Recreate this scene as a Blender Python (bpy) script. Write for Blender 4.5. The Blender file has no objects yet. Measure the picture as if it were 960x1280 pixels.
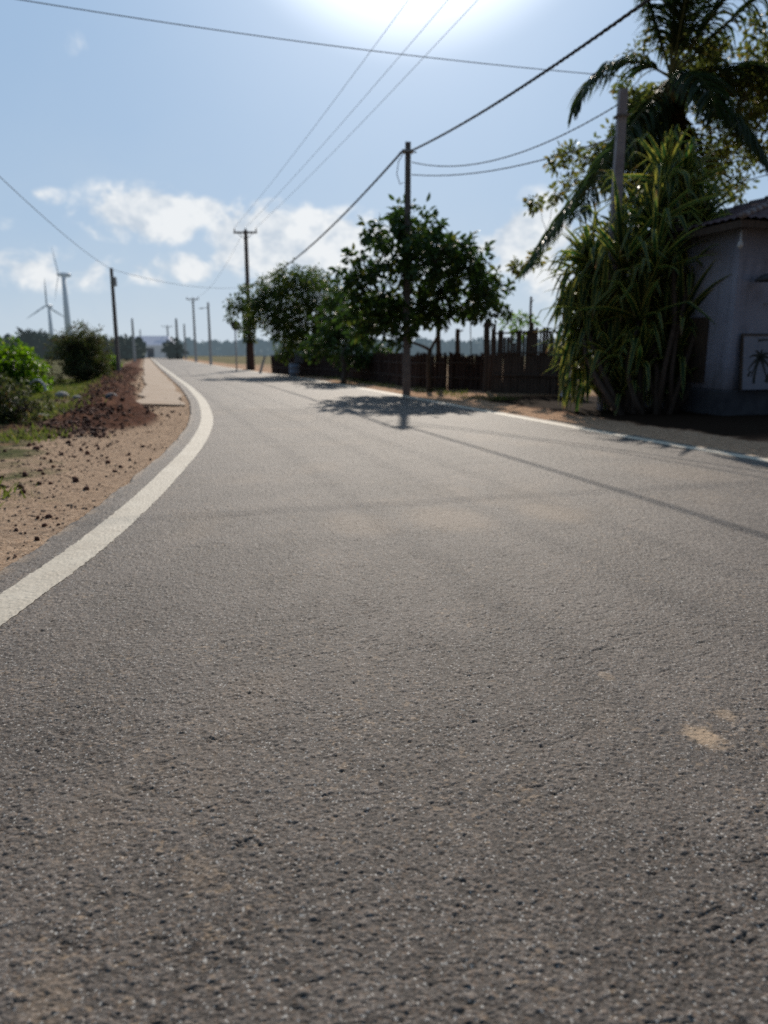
import bpy, math, random
import numpy as np
from mathutils import Vector, Matrix
R = math.radians
random.seed(7)
rng = np.random.default_rng(11)
sc = bpy.context.scene
COL = sc.collection

# ---------------------------------------------------------------- view maths
FPX, TH, CH = 925.0, R(12.14), 1.1
SUN_EL, SUN_AZ = 33.0, 2.0          # degrees; azimuth clockwise from +Y
def ray(u, v):
    x = (u-480)/FPX; y = (640-v)/FPX
    return x, math.cos(TH)+y*math.sin(TH), -math.sin(TH)+y*math.cos(TH)
def G(u, v, z=0.0):
    x, y, k = ray(u, v); t = (z-CH)/k
    return Vector((x*t, y*t, z))
def at(u, v, Y):
    x, y, k = ray(u, v); t = Y/y
    return Vector((x*t, Y, CH+k*t))

# ---------------------------------------------------------------- noise (numpy)
def h2(ix, iy, s=0):
    n = (ix.astype(np.int64)*374761393 + iy.astype(np.int64)*668265263 + s*1442695041) & 0xffffffff
    n = ((n ^ (n >> 13))*1274126177) & 0xffffffff
    n = n ^ (n >> 16)
    return (n & 0xffffff)/float(0xffffff)
def vnoise(x, y, s=0):
    ix = np.floor(x); iy = np.floor(y); fx = x-ix; fy = y-iy
    fx = fx*fx*(3-2*fx); fy = fy*fy*(3-2*fy)
    a = h2(ix, iy, s); b = h2(ix+1, iy, s); c = h2(ix, iy+1, s); d = h2(ix+1, iy+1, s)
    return (a*(1-fx)+b*fx)*(1-fy)+(c*(1-fx)+d*fx)*fy
def fbm(x, y, o=4, s=0):
    r = 0; a = .5; t = 0
    for i in range(o):
        r = r+a*vnoise(x*2**i+17.3*i, y*2**i-9.1*i, s+i); t += a; a *= .5
    return r/t
def cells(x, y, s=0):
    ix = np.floor(x); iy = np.floor(y)
    best = np.full(x.shape, 9.0); rid = np.zeros(x.shape)
    for dx in (-1, 0, 1):
        for dy in (-1, 0, 1):
            cx = ix+dx; cy = iy+dy
            px = cx+h2(cx, cy, s); py = cy+h2(cx, cy, s+5)
            d = (px-x)**2+(py-y)**2
            m = d < best
            best = np.where(m, d, best); rid = np.where(m, h2(cx, cy, s+9), rid)
    return np.sqrt(best), rid
def sstep(a, b, x):
    t = np.clip((x-a)/(b-a), 0, 1); return t*t*(3-2*t)

# ---------------------------------------------------------------- tagging and mesh helpers
def tag(o, label=None, cat=None, group=None, kind=None):
    if label: o['label'] = label
    if cat: o['category'] = cat
    if group: o['group'] = group
    if kind: o['kind'] = kind
    return o
def empty(name, loc, label, cat, group=None, rz=0):
    o = bpy.data.objects.new(name, None); COL.objects.link(o)
    o.location = loc; o.rotation_euler = (0, 0, rz); o.empty_display_size = .2
    tag(o, label, cat, group); return o
def link(name, me, mat, parent=None, loc=None):
    o = bpy.data.objects.new(name, me); COL.objects.link(o)
    if mat: me.materials.append(mat)
    if parent:
        o.parent = parent
        if loc is None:                       # geometry given in world space
            p = parent; off = Vector((0, 0, 0))
            while p: off += p.location; p = p.parent
            me.transform(Matrix.Translation(-off))
        else: o.location = loc
    elif loc is not None: o.location = loc
    return o
def npmesh(name, V, F, UV=None, smooth=False, attrs=None):
    V = np.asarray(V, np.float32); F = np.asarray(F, np.int32)
    me = bpy.data.meshes.new(name); k = F.shape[1]
    me.vertices.add(len(V)); me.vertices.foreach_set('co', V.ravel())
    me.loops.add(F.size); me.loops.foreach_set('vertex_index', F.ravel())
    me.polygons.add(len(F)); me.polygons.foreach_set('loop_start', np.arange(0, F.size, k, dtype=np.int32))
    me.polygons.foreach_set('loop_total', np.full(len(F), k, np.int32))
    if smooth: me.polygons.foreach_set('use_smooth', np.ones(len(F), bool))
    if UV is not None:
        l = me.uv_layers.new(name='uv'); l.data.foreach_set('uv', np.asarray(UV, np.float32)[F.ravel()].ravel())
    for an, a in (attrs or {}).items():
        at_ = me.attributes.new(an, 'FLOAT_COLOR', 'POINT')
        c = np.ones((len(V), 4), np.float32); c[:, :a.shape[1]] = a
        at_.data.foreach_set('color', c.ravel())
    me.update(calc_edges=True); return me
class MB:
    def __init__(s): s.v = []; s.f = []; s.uv = []
    def add(s, vs, fs):
        n = len(s.v); s.v += [tuple(p) for p in vs]; s.f += [tuple(i+n for i in f) for f in fs]; return s
    def box(s, c, size, rz=0, taper=1.0, tilt=None):
        x, y, z = [a/2 for a in size]
        M = Matrix.Rotation(rz, 3, 'Z')
        if tilt is not None: M = M @ tilt
        vs = []
        for k, q in ((-1, 1.0), (1, taper)):
            for a, b in ((-1, -1), (1, -1), (1, 1), (-1, 1)):
                vs.append(Vector(c)+M @ Vector((a*x*q, b*y*q, k*z)))
        return s.add(vs, [(0, 3, 2, 1), (4, 5, 6, 7), (0, 1, 5, 4), (1, 2, 6, 5), (2, 3, 7, 6), (3, 0, 4, 7)])
    def tube(s, pts, rad, n=8, cap=True, rot0=0):
        pts = [Vector(p) for p in pts]
        if not hasattr(rad, '__len__'): rad = [rad]*len(pts)
        rings = []; up = None
        for i, p in enumerate(pts):
            d = (pts[min(i+1, len(pts)-1)]-pts[max(i-1, 0)]).normalized()
            if up is None:
                up = Vector((0, 1, 0)) if abs(d.z) > .9 else Vector((0, 0, 1))
            a = d.cross(up).normalized(); b = a.cross(d).normalized(); up = b
            rings.append([p+(a*math.cos(2*math.pi*k/n+rot0)+b*math.sin(2*math.pi*k/n+rot0))*rad[i] for k in range(n)])
        vs = [q for r in rings for q in r]; fs = []
        for i in range(len(pts)-1):
            for k in range(n):
                k2 = (k+1) % n
                fs.append((i*n+k, i*n+k2, (i+1)*n+k2, (i+1)*n+k))
        if cap:
            fs.append(tuple(range(n-1, -1, -1))); m = (len(pts)-1)*n; fs.append(tuple(m+k for k in range(n)))
        return s.add(vs, fs)
    def build(s, name, mat, parent=None, smooth=False, bevel=0):
        me = bpy.data.meshes.new(name); me.from_pydata(s.v, [], s.f)
        if smooth:
            for p in me.polygons: p.use_smooth = True
        o = link(name, me, mat, parent)
        if bevel:
            m = o.modifiers.new('bevel', 'BEVEL'); m.width = bevel; m.segments = 2; m.limit_method = 'ANGLE'
        return o

# ---------------------------------------------------------------- material helpers
class NT:
    def __init__(s, tree): s.t = tree
    def n(s, typ, **kw):
        nd = s.t.nodes.new(typ)
        for k, v in kw.items(): setattr(nd, k, v)
        return nd
    def l(s, a, b): s.t.links.new(a, b)
    def set(s, sock, v):
        if hasattr(v, 'is_linked') or hasattr(v, 'links'): s.l(v, sock)
        else: sock.default_value = v
    def math(s, op, a, b=0.0, c=None, clamp=False):
        nd = s.n('ShaderNodeMath', operation=op, use_clamp=clamp)
        s.set(nd.inputs[0], a); s.set(nd.inputs[1], b)
        if c is not None: s.set(nd.inputs[2], c)
        return nd.outputs[0]
    def mix(s, f, a, b):
        nd = s.n('ShaderNodeMix', data_type='RGBA'); s.set(nd.inputs[0], f); s.set(nd.inputs[6], a); s.set(nd.inputs[7], b)
        return nd.outputs[2]
    def noise(s, vec, scale, detail=4, rough=.55, dist=0):
        nd = s.n('ShaderNodeTexNoise'); nd.inputs['Scale'].default_value = scale; nd.inputs['Detail'].default_value = detail
        nd.inputs['Roughness'].default_value = rough; nd.inputs['Distortion'].default_value = dist
        if vec is not None: s.l(vec, nd.inputs['Vector'])
        return nd.outputs[0]
    def rng(s, v, a, b, c=0.0, d=1.0, smooth=False):
        nd = s.n('ShaderNodeMapRange'); nd.clamp = True
        if smooth: nd.interpolation_type = 'SMOOTHSTEP'
        s.set(nd.inputs[0], v)
        for i, q in enumerate((a, b, c, d)): nd.inputs[i+1].default_value = q
        return nd.outputs[0]
def c4(c): return (c[0], c[1], c[2], 1.0)
def newmat(name):
    m = bpy.data.materials.new(name); m.use_nodes = True; m.node_tree.nodes.clear()
    T = NT(m.node_tree); out = T.n('ShaderNodeOutputMaterial'); return m, T, out
def mat_plain(name, c1, c2, scale=6, rough=.8, bump=.3, bscale=40, emit=None, estr=0, spec=.3, stretch=None, stain=None):
    m, T, out = newmat(name)
    tc = T.n('ShaderNodeTexCoord').outputs['Object']
    if stretch:
        mp = T.n('ShaderNodeMapping'); mp.inputs['Scale'].default_value = stretch; T.l(tc, mp.inputs[0]); tc = mp.outputs[0]
    nz = T.noise(tc, scale, 6, .62)
    col = T.mix(T.rng(nz, .32, .68), c4(c1), c4(c2))
    if stain:
        col = T.mix(T.rng(T.noise(tc, scale*.35, 5, .7, .6), .52, .72), col, c4(stain))
    b = T.n('ShaderNodeBsdfPrincipled'); T.l(col, b.inputs['Base Color']); b.inputs['Roughness'].default_value = rough
    b.inputs['Specular IOR Level'].default_value = spec
    if bump:
        bp = T.n('ShaderNodeBump'); bp.inputs['Strength'].default_value = bump; bp.inputs['Distance'].default_value = .02
        T.l(T.noise(tc, bscale, 5, .6), bp.inputs['Height']); T.l(bp.outputs[0], b.inputs['Normal'])
    if emit: b.inputs['Emission Color'].default_value = c4(emit); b.inputs['Emission Strength'].default_value = estr
    T.l(b.outputs[0], out.inputs[0]); return m
def mat_leaf(name, c1, c2, c3, trans=.45, rough=.45, edge=None, edge_amt=.3, zfade=None):
    """leaf: per-leaf colour, sun shining through it, waxy top"""
    m, T, out = newmat(name)
    g = T.n('ShaderNodeNewGeometry').outputs['Random Per Island']
    col = T.mix(T.rng(g, 0, .6), c4(c1), c4(c2)); col = T.mix(T.rng(g, .82, 1), col, c4(c3))
    if edge:
        uv = T.n('ShaderNodeUVMap'); sx = T.n('ShaderNodeSeparateXYZ'); T.l(uv.outputs[0], sx.inputs[0])
        e = T.math('ABSOLUTE', T.math('SUBTRACT', sx.outputs[0], .5))
        col = T.mix(T.rng(e, .5-edge_amt*.55, .5-edge_amt*.3), col, c4(edge))
        dead = T.rng(T.math('ADD', sx.outputs[1], T.math('MULTIPLY', g, .25)), 1.08, 1.2)
        col = T.mix(dead, col, (.22, .14, .07, 1))
    b = T.n('ShaderNodeBsdfPrincipled'); T.l(col, b.inputs['Base Color']); b.inputs['Roughness'].default_value = rough
    b.inputs['Specular IOR Level'].default_value = .22
    tr = T.n('ShaderNodeBsdfTranslucent')
    hs = T.n('ShaderNodeHueSaturation'); hs.inputs['Saturation'].default_value = 1.15; hs.inputs['Value'].default_value = 2.3; hs.inputs['Hue'].default_value = .49
    T.l(col, hs.inputs['Color']); T.l(hs.outputs[0], tr.inputs[0])
    mx = T.n('ShaderNodeMixShader'); mx.inputs[0].default_value = trans
    T.l(b.outputs[0], mx.inputs[1]); T.l(tr.outputs[0], mx.inputs[2]); T.l(mx.outputs[0], out.inputs[0]); return m

# ---------------------------------------------------------------- road shape
def hermite(xs, ys):
    xs = np.array(xs, float); ys = np.array(ys, float)
    d = np.diff(ys)/np.diff(xs); m = np.zeros_like(ys); m[1:-1] = (d[:-1]*np.diff(xs)[1:]+d[1:]*np.diff(xs)[:-1])/(xs[2:]-xs[:-2]); m[0] = d[0]; m[-1] = d[-1]
    def f(x):
        x = np.asarray(x, float); i = np.clip(np.searchsorted(xs, x)-1, 0, len(xs)-2)
        h = xs[i+1]-xs[i]; t = (x-xs[i])/h
        r = (2*t**3-3*t**2+1)*ys[i]+(t**3-2*t**2+t)*h*m[i]+(-2*t**3+3*t**2)*ys[i+1]+(t**3-t**2)*h*m[i+1]
        r = np.where(x < xs[0], ys[0]+(x-xs[0])*m[0], r); return np.where(x > xs[-1], ys[-1]+(x-xs[-1])*m[-1], r)
    return f
LC = hermite([-12, -4, 0, 3.13, 3.9, 5.4, 6.8, 8.56, 11.46, 15.66, 22.9, 32.0, 53.0, 118, 400],      # left line centre
             [-3.2, -1.95, -1.72, -1.68, -1.70, -1.82, -1.99, -2.23, -2.75, -3.77, -5.87, -8.75, -15.45, -36.0, -126])
RC = hermite([-12, -4, 0, 4, 7.68, 9.36, 11.6, 15.5, 21, 26.4, 33, 48.5, 70.8, 118, 400],            # right line centre
             [10.6, 7.9, 6.55, 5.2, 3.98, 3.42, 2.74, 1.62, .05, -1.55, -3.55, -9.0, -16.4, -31.4, -121])
LINE_W, ML, MR = .205, .19, .13
def XL(y): return LC(y)-LINE_W/2-ML       # asphalt edges
def XR(y): return RC(y)+LINE_W/2+MR

# ---------------------------------------------------------------- asphalt
def asphalt(x, y):
    wx = x+.007*(vnoise(x*70, y*70, 41)-.5); wy = y+.007*(vnoise(x*70, y*70, 43)-.5)
    d1, r1 = cells(wx/.0078, wy/.0078, 3)
    d2, r2 = cells(wx/.016, wy/.016, 8)
    s1 = np.sqrt(np.clip(1-(d1/.72)**2, 0, 1))*r1
    s2 = np.sqrt(np.clip(1-(d2/.55)**2, 0, 1))*(r2 > .72)*(.4+.6*r2)
    med = fbm(x*30, y*30, 3, 60)-.5
    big = fbm(x*3.1, y*3.1, 3, 66)-.5
    pit = sstep(.72, .84, fbm(x*60+3, y*120-7, 3, 70))
    ca, sa = math.cos(.5), math.sin(.5)
    xr_ = x*ca+y*sa; yr_ = -x*sa+y*ca
    crk = sstep(.035, .0, np.abs(fbm(xr_*7+.6*vnoise(x*40, y*40, 5), yr_*20, 3, 83)-.5))*sstep(.52, .68, fbm(x*5.3, y*7, 3, 88))
    flk = sstep(.03, .0, np.abs(fbm(x*24, y*52, 4, 97)-.5))*sstep(.55, .7, fbm(x*9, y*14, 3, 98))
    pit2 = np.maximum(np.maximum(.8*sstep(.80, .88, fbm(x*22+9, y*60+4, 4, 75)), crk*.8), flk*.7)
    rgh = fbm(x*330, y*330, 2, 79)-.5
    z = .0027*s1+.0030*s2+.0029*med+.004*big-.0028*pit-.0042*pit2+.0020*rgh
    tone = .35+.62*(r1-.5)*(.3+s1)+.20*s1+.36*s2-.16*pit-.28*pit2+.32*med+.30*big+.4*rgh
    lx = x-LC(y); rx = RC(y)-x
    wob = .12*(fbm(y*.5, y*0+7, 3, 93)-.5)
    for c_ in (.95, 2.55, 3.6): tone = tone+.07*np.exp(-((lx-c_-wob)/.22)**2)
    tone = tone-.13*np.exp(-((rx-.50-wob)/.07)**2)  # overhead cable's shadow, painted as a dark band inside the right line
    tone = tone-.10*sstep(.58, .68, fbm(x*1.9+40, y*.8, 4, 95))
    return z, np.clip(tone, 0, 1), r1
DUST = []
for u, v, w, a in ((880, 921, .060, 1.0), (906, 893, .036, .55), (758, 846, .03, .45), (692, 640, .30, .28), (560, 648, .35, .25), (450, 655, .3, .18), (845, 590, .5, .15),
                   (250, 1090, .05, .18), (60, 1250, .06, .2)):
    p = G(u, v); DUST.append((p.x, p.y, w, a))
def dust_at(x, y):
    d = np.zeros_like(x)
    for px, py, w, a in DUST:
        q = np.exp(-(((x-px)+(y-py)*.15)**2+((y-py)*.75)**2)/(w*w)*1.1)
        d = np.maximum(d, a*sstep(.22, .8, q*(.55+.9*fbm(x*60, y*60, 3, 12))))
    d = np.maximum(d, .12*sstep(.60, .80, fbm(x*1.6+5, y*1.1, 5, 31)))
    d = np.maximum(d, .45*sstep(.72, .80, fbm(x*55, y*70, 2, 33))*sstep(.45, .65, fbm(x*3, y*3, 3, 35)))
    return d

m_asph, T, out = newmat('asphalt')
tc = T.n('ShaderNodeTexCoord').outputs['Object']
at_ = T.n('ShaderNodeAttribute', attribute_name='surf'); sx = T.n('ShaderNodeSeparateColor'); T.l(at_.outputs['Color'], sx.inputs[0])
fine = T.noise(tc, 420, 3, .6); midn = T.noise(tc, 90, 4, .6); lrg = T.noise(tc, .9, 5, .6)
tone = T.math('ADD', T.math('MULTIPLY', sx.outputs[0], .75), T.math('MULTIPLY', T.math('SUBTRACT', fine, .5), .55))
tone = T.math('ADD', tone, T.math('MULTIPLY', T.math('SUBTRACT', midn, .5), .30))
tone = T.math('ADD', tone, T.math('MULTIPLY', T.math('SUBTRACT', lrg, .5), .22), clamp=True)
vo = T.n('ShaderNodeTexVoronoi'); vo.inputs['Scale'].default_value = 210; T.l(tc, vo.inputs['Vector'])
vs_ = T.n('ShaderNodeSeparateColor'); T.l(vo.outputs['Color'], vs_.inputs[0])
tone = T.math('ADD', tone, T.math('MULTIPLY', T.math('SUBTRACT', vs_.outputs[0], .5), .34), clamp=True)
col = T.mix(T.rng(tone, .05, .9), (.025, .019, .015, 1), (.198, .162, .136, 1))
col = T.mix(T.math('MULTIPLY', T.rng(vs_.outputs[1], .82, .95), .5), col, (.20, .13, .085, 1))
col = T.mix(T.math('MULTIPLY', T.rng(vs_.outputs[2], .95, .985), .8), col, (.46, .43, .39, 1))
col = T.mix(T.math('MULTIPLY', T.rng(T.noise(tc, 170, 2, .5), .60, .74), .55), col, (.20, .125, .078, 1))
col = T.mix(T.math('MULTIPLY', T.rng(T.noise(tc, 230, 1, .5), .69, .75), .85), col, (.50, .47, .43, 1))
col = T.mix(T.math('MULTIPLY', sx.outputs[1], T.rng(fine, .25, .6, .55, .95)), col, (.42, .29, .18, 1))
b = T.n('ShaderNodeBsdfPrincipled'); T.l(col, b.inputs['Base Color'])
T.l(T.rng(fine, .3, .7, .56, .82), b.inputs['Roughness']); b.inputs['Specular IOR Level'].default_value = .27
bp = T.n('ShaderNodeBump'); bp.inputs['Strength'].default_value = .55; bp.inputs['Distance'].default_value = .004
T.l(T.math('ADD', T.noise(tc, 300, 3, .65), T.math('MULTIPLY', T.noise(tc, 75, 3, .6), 1.4)), bp.inputs['Height']); T.l(bp.outputs[0], b.inputs['Normal'])
T.l(b.outputs[0], out.inputs[0])

m_paint, T, out = newmat('line_paint')
tc = T.n('ShaderNodeTexCoord').outputs['Object']
at_ = T.n('ShaderNodeAttribute', attribute_name='surf'); sx = T.n('ShaderNodeSeparateColor'); T.l(at_.outputs['Color'], sx.inputs[0])
nz = T.noise(tc, 3.5, 6, .65); fn = T.noise(tc, 160, 4, .6)
col = T.mix(T.rng(nz, .3, .72), (.55, .485, .385, 1), (.43, .365, .28, 1))
col = T.mix(T.math('MULTIPLY', T.rng(fn, .54, .72), .35), col, (.25, .22, .19, 1))
wear = T.math('ADD', T.math('MULTIPLY', T.noise(tc, 34, 6, .75), .6), T.math('MULTIPLY', sx.outputs[0], -.22))
col = T.mix(T.rng(wear, .285, .335), col, (.16, .14, .125, 1))
col = T.mix(T.math('MULTIPLY', T.rng(T.noise(tc, 9, 5, .7), .60, .75), .4), col, (.30, .24, .18, 1))
b = T.n('ShaderNodeBsdfPrincipled'); T.l(col, b.inputs['Base Color']); b.inputs['Roughness'].default_value = .65
b.inputs['Specular IOR Level'].default_value = .25
bp = T.n('ShaderNodeBump'); bp.inputs['Strength'].default_value = .35; bp.inputs['Distance'].default_value = .003
T.l(T.noise(tc, 220, 3, .6), bp.inputs['Height']); T.l(bp.outputs[0], b.inputs['Normal']); T.l(b.outputs[0], out.inputs[0])

def road_rows(ys, lane_n, lo_n, name):
    """grid rows at ys; columns: skirt, margin, line, lane, line, margin, skirt"""
    ys = np.asarray(ys); ny = len(ys)
    seg = []           # per column: function giving x(y)
    k = 1.05
    ln = max(2, int(lo_n)); cols = []; flags = []
    a = XL(ys); bb = LC(ys)-LINE_W/2; cc = LC(ys)+LINE_W/2; d = RC(ys)-LINE_W/2; e = RC(ys)+LINE_W/2; f = XR(ys)
    ej = .05*(fbm(ys*3, ys*0+4, 4, 21)-.5)+.016*(vnoise(ys*38, ys*0+2, 25)-.5)
    ejr = .05*(fbm(ys*3, ys*0+9, 4, 23)-.5)
    a = a+ej; f = f+ejr
    cols.append(a-.035); cols.append(a-.012)
    mn = max(2, int(ln*ML/LINE_W))
    for i in range(mn): cols.append(a+(bb-a)*i/mn)
    i_l0 = len(cols)
    for i in range(ln): cols.append(bb+(cc-bb)*i/ln)
    i_l1 = len(cols)
    # lane: fine on the near side, coarser to the right
    w = np.linspace(0, 1, lane_n+1)[:-1]; w = np.where(w < .8, w*.52/.8, .52+.48*((w-.8)/.2)**1.5)
    for t in w: cols.append(cc+(d-cc)*t)
    i_r0 = len(cols); rn = max(2, ln//2)
    for i in range(rn): cols.append(d+(e-d)*i/rn)
    i_r1 = len(cols); mm = max(2, rn//2)
    for i in range(mm): cols.append(e+(f-e)*i/mm)
    cols.append(f); cols.append(f+.012); cols.append(f+.035)
    X = np.stack(cols, 1); Y = np.repeat(ys[:, None], X.shape[1], 1)
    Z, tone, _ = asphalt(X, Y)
    Z[:, 0] = -.07; Z[:, 1] = -.012; Z[:, -1] = -.07; Z[:, -2] = -.012
    du = dust_at(X, Y)
    # sand blown over the rim
    rim = np.exp(-((X-a[:, None])/.05)**2)*.5+np.exp(-((X-f[:, None])/.12)**2)*.8
    du = np.maximum(du, rim*sstep(.35, .6, fbm(X*14, Y*9, 3, 91)))
    nx = X.shape[1]
    idx = np.arange(ny*nx).reshape(ny, nx)
    F = np.stack([idx[:-1, :-1], idx[:-1, 1:], idx[1:, 1:], idx[1:, :-1]], -1)
    V = np.stack([X, Y, Z], -1)
    A = np.stack([tone, du, du*0], -1)
    road = (V.reshape(-1, 3), F.reshape(-1, 4), A.reshape(-1, 3))
    lines = []
    for i0, i1 in ((i_l0, i_l1), (i_r0, i_r1)):
        sub = V[:, i0:i1+1].copy(); sub[..., 2] = sub[..., 2]*.75+.0035
        wob = .012*(fbm(Y[:, i0:i0+1]*25, Y[:, i0:i0+1]*0+i0, 3, 50)-.5)
        sub[:, 0, 0] += wob[:, 0]*1.5; sub[:, -1, 0] += -wob[:, 0]*1.5
        n2 = i1+1-i0; ix = np.arange(ny*n2).reshape(ny, n2)
        Fs = np.stack([ix[:-1, :-1], ix[:-1, 1:], ix[1:, 1:], ix[1:, :-1]], -1).reshape(-1, 4)
        lines.append((sub.reshape(-1, 3), Fs, A[:, i0:i1+1].reshape(-1, 3)))
    return road, lines
ys = [.7]
while ys[-1] < 15: ys.append(ys[-1]+.0016*ys[-1]**1.28)
back = np.linspace(-12, .6, 60)
y2 = [ys[-1]]
while y2[-1] < 36: y2.append(y2[-1]+.09)
parts = [road_rows(np.concatenate([back, np.array(ys)]), 1300, 50, 'a'), road_rows(np.array(y2), 260, 14, 'c'),
         road_rows(np.concatenate([np.array([y2[-1]]), np.linspace(y2[-1]+.4, 380, 300)]), 30, 4, 'b')]
def merge(ps):
    V, F, A, n = [], [], [], 0
    for v, f, a in ps: V.append(v); F.append(f+n); A.append(a); n += len(v)
    return np.concatenate(V), np.concatenate(F), np.concatenate(A)
v, f, a = merge([p[0] for p in parts])
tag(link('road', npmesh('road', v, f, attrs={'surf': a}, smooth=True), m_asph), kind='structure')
for i, nm in ((0, 'painted line along the left edge'), (1, 'right')):
    v, f, a = merge([p[1][i] for p in parts])
    tag(link('road_marking', npmesh('road_marking', v, f, attrs={'surf': a}, smooth=True), m_paint), kind='structure')

# ---------------------------------------------------------------- ground sheet
thf = np.concatenate([np.linspace(-math.pi, -.72, 70)[:-1], np.linspace(-.72, .72, 620), np.linspace(.72, math.pi, 70)[1:]])
rr = [.3, .8, 1.3, 1.8]
while rr[-1] < 60: rr.append(rr[-1]*1.0068)
while rr[-1] < 4500: rr.append(rr[-1]*1.06)
rr = np.array(rr)
TT, RR = np.meshgrid(thf, rr)
GX = RR*np.sin(TT); GY = RR*np.cos(TT)
def ridge_env(dl, y):
    c = 2.2+.5*(vnoise(y*.23, y*0+1, 5)-.5)-.65*(1-sstep(11, 18, y))
    w = .85+.3*(vnoise(y*.4, y*0+2, 6)-.5)
    e = np.clip(1-((dl-c)/w)**2, 0, 1)
    return e*sstep(9.3, 12.5, y+1.0*(vnoise(dl*1.5, y*1.5, 9)-.5))*(1-.4*sstep(45, 70, y))
def ground_h(x, y):
    dl = XL(y)-x; dr = x-XR(y); near = 1-sstep(50, 75, np.hypot(x, y))
    z = np.full(x.shape, -.022)
    z = z+.02*(fbm(x*1.3, y*1.3, 4, 101)-.5)+near*.016*(fbm(x*9, y*9, 3, 105)-.5)+near*.007*(fbm(x*45, y*45, 2, 108)-.5)
    z = z+.05*(fbm(x*.5, y*.5, 3, 121)-.5)*sstep(.3, 1.5, np.maximum(dl, dr))
    # left: falls away beyond the spoil bank
    z = z-.15*sstep(2.8, 7.5, dl)*sstep(4, 10, y)
    e = ridge_env(dl, y)
    z = z+e*(.14+.24*fbm(x*.9, y*.9, 3, 130))*(.75+.9*(fbm(x*4, y*4, 4, 134)-.5))+e*.10*(fbm(x*11, y*11, 3, 137)-.5)
    # right verge rises a little to the gardens
    z = z+.10*sstep(.5, 2.0, dr)
    inside = (dl < .03) & (dr < .03)
    edge = np.minimum(-dl, -dr)
    z = np.where((dl < .02) & (dr < .02), np.minimum(z, -.03-.05*sstep(.0, .06, edge)), z)
    z = np.where(inside, np.minimum(z, -.045), z)
    z = np.where(np.hypot(x, y) > 75, np.minimum(z, -.05), z)
    return z, dl, dr, e
GZ, DL, DR, EE = ground_h(GX, GY)
n1 = fbm(GX*1.2, GY*1.2, 4, 150); n2 = fbm(GX*5, GY*5, 3, 155)
g_left = sstep(-.35, .35, (DL-(1.25+np.clip((GY-6)*.13, 0, 1.5)))*.8+(n1-.5)*1.6+(n2-.5)*.9)*sstep(3.0, 5.0, GY)
g_left = np.maximum(g_left*(1-sstep(.02, .25, EE)), sstep(3.6, 4.6, DL+(n1-.5))*(1-sstep(.1, .3, EE)))
soil = sstep(.04, .35, EE+(n2-.5)*.25)
verge_shade = sstep(.95, 1.2, DR+(n2-.5)*.3)*sstep(8.5, 10, GY)*(1-sstep(17, 19, GY))  # mask for shade of house and plants, painted into the right verge
soil = np.maximum(soil, .95*verge_shade)  # the painted verge shade also goes through the soil colour
soil = np.maximum(soil, .75*sstep(.50, .62, n2*.5+n1*.5)*sstep(8, 10, GY)*sstep(.9, 2.0, DL)*(1-sstep(4, 6, DL)))
g_right = sstep(1.6, 2.6, DR+(n1-.5)*2)*.35
g = np.maximum(g_left, g_right)
far = sstep(40, 90, RR)*((DL > 4) | (DR > 3))
g = np.maximum(g, far*.9)
attr = np.stack([soil, g, .5*(DR > 0)+.5*verge_shade], -1).reshape(-1, 3).astype(np.float32)  # soil channel holds bare soil and the painted verge shade
ny, nx = GX.shape; ix = np.arange(ny*nx).reshape(ny, nx)
F = np.stack([ix[:-1, :-1], ix[1:, :-1], ix[1:, 1:], ix[:-1, 1:]], -1).reshape(-1, 4)[:, ::-1]
m_gr, T, out = newmat('ground')
tc = T.n('ShaderNodeTexCoord').outputs['Object']
at_ = T.n('ShaderNodeAttribute', attribute_name='surf'); sx = T.n('ShaderNodeSeparateColor'); T.l(at_.outputs['Color'], sx.inputs[0])
nA = T.noise(tc, 2.2, 6, .65); nB = T.noise(tc, 55, 4, .65); nC = T.noise(tc, 14, 5, .65)
sand = T.mix(T.rng(nA, .3, .7), (.42, .28, .18, 1), (.30, .195, .125, 1))
sand = T.mix(T.math('MULTIPLY', sx.outputs[2], 1.2, clamp=True), sand, (.50, .255, .13, 1))
sand = T.mix(T.rng(nB, .42, .72), sand, (.60, .44, .31, 1))
vo = T.n('ShaderNodeTexVoronoi'); vo.inputs['Scale'].default_value = 38; T.l(tc, vo.inputs['Vector'])
sand = T.mix(T.math('MULTIPLY', T.rng(nC, .50, .66), .65), sand, (.16, .10, .065, 1))
sand = T.mix(T.math('MULTIPLY', T.rng(T.noise(tc, 90, 3, .6), .54, .66), .75), sand, (.10, .07, .05, 1))
soilc = T.mix(T.rng(nC, .3, .7), (.14, .052, .028, 1), (.045, .021, .014, 1))
soilc = T.mix(T.rng(nA, .55, .75), soilc, (.26, .12, .065, 1))
grs = T.mix(T.rng(nC, .3, .7), (.05, .065, .02, 1), (.10, .10, .04, 1)); grs = T.mix(T.rng(nA, .45, .7), grs, (.22, .17, .09, 1))
col = T.mix(sx.outputs[1], sand, grs); col = T.mix(sx.outputs[0], col, soilc)
col = T.mix(T.rng(sx.outputs[2], .6, 1), col, (.022, .013, .008, 1))  # verge shade painted near black over the ground colour
b = T.n('ShaderNodeBsdfPrincipled'); T.l(col, b.inputs['Base Color']); b.inputs['Roughness'].default_value = .95; b.inputs['Specular IOR Level'].default_value = .04
bp = T.n('ShaderNodeBump'); bp.inputs['Strength'].default_value = .8; bp.inputs['Distance'].default_value = .02
T.l(T.math('ADD', nB, T.math('MULTIPLY', nC, 1.5)), bp.inputs['Height']); T.l(bp.outputs[0], b.inputs['Normal']); T.l(b.outputs[0], out.inputs[0])
tag(link('ground', npmesh('ground', np.stack([GX, GY, GZ], -1).reshape(-1, 3), F, attrs={'surf': attr}, smooth=True), m_gr), kind='structure')
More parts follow.
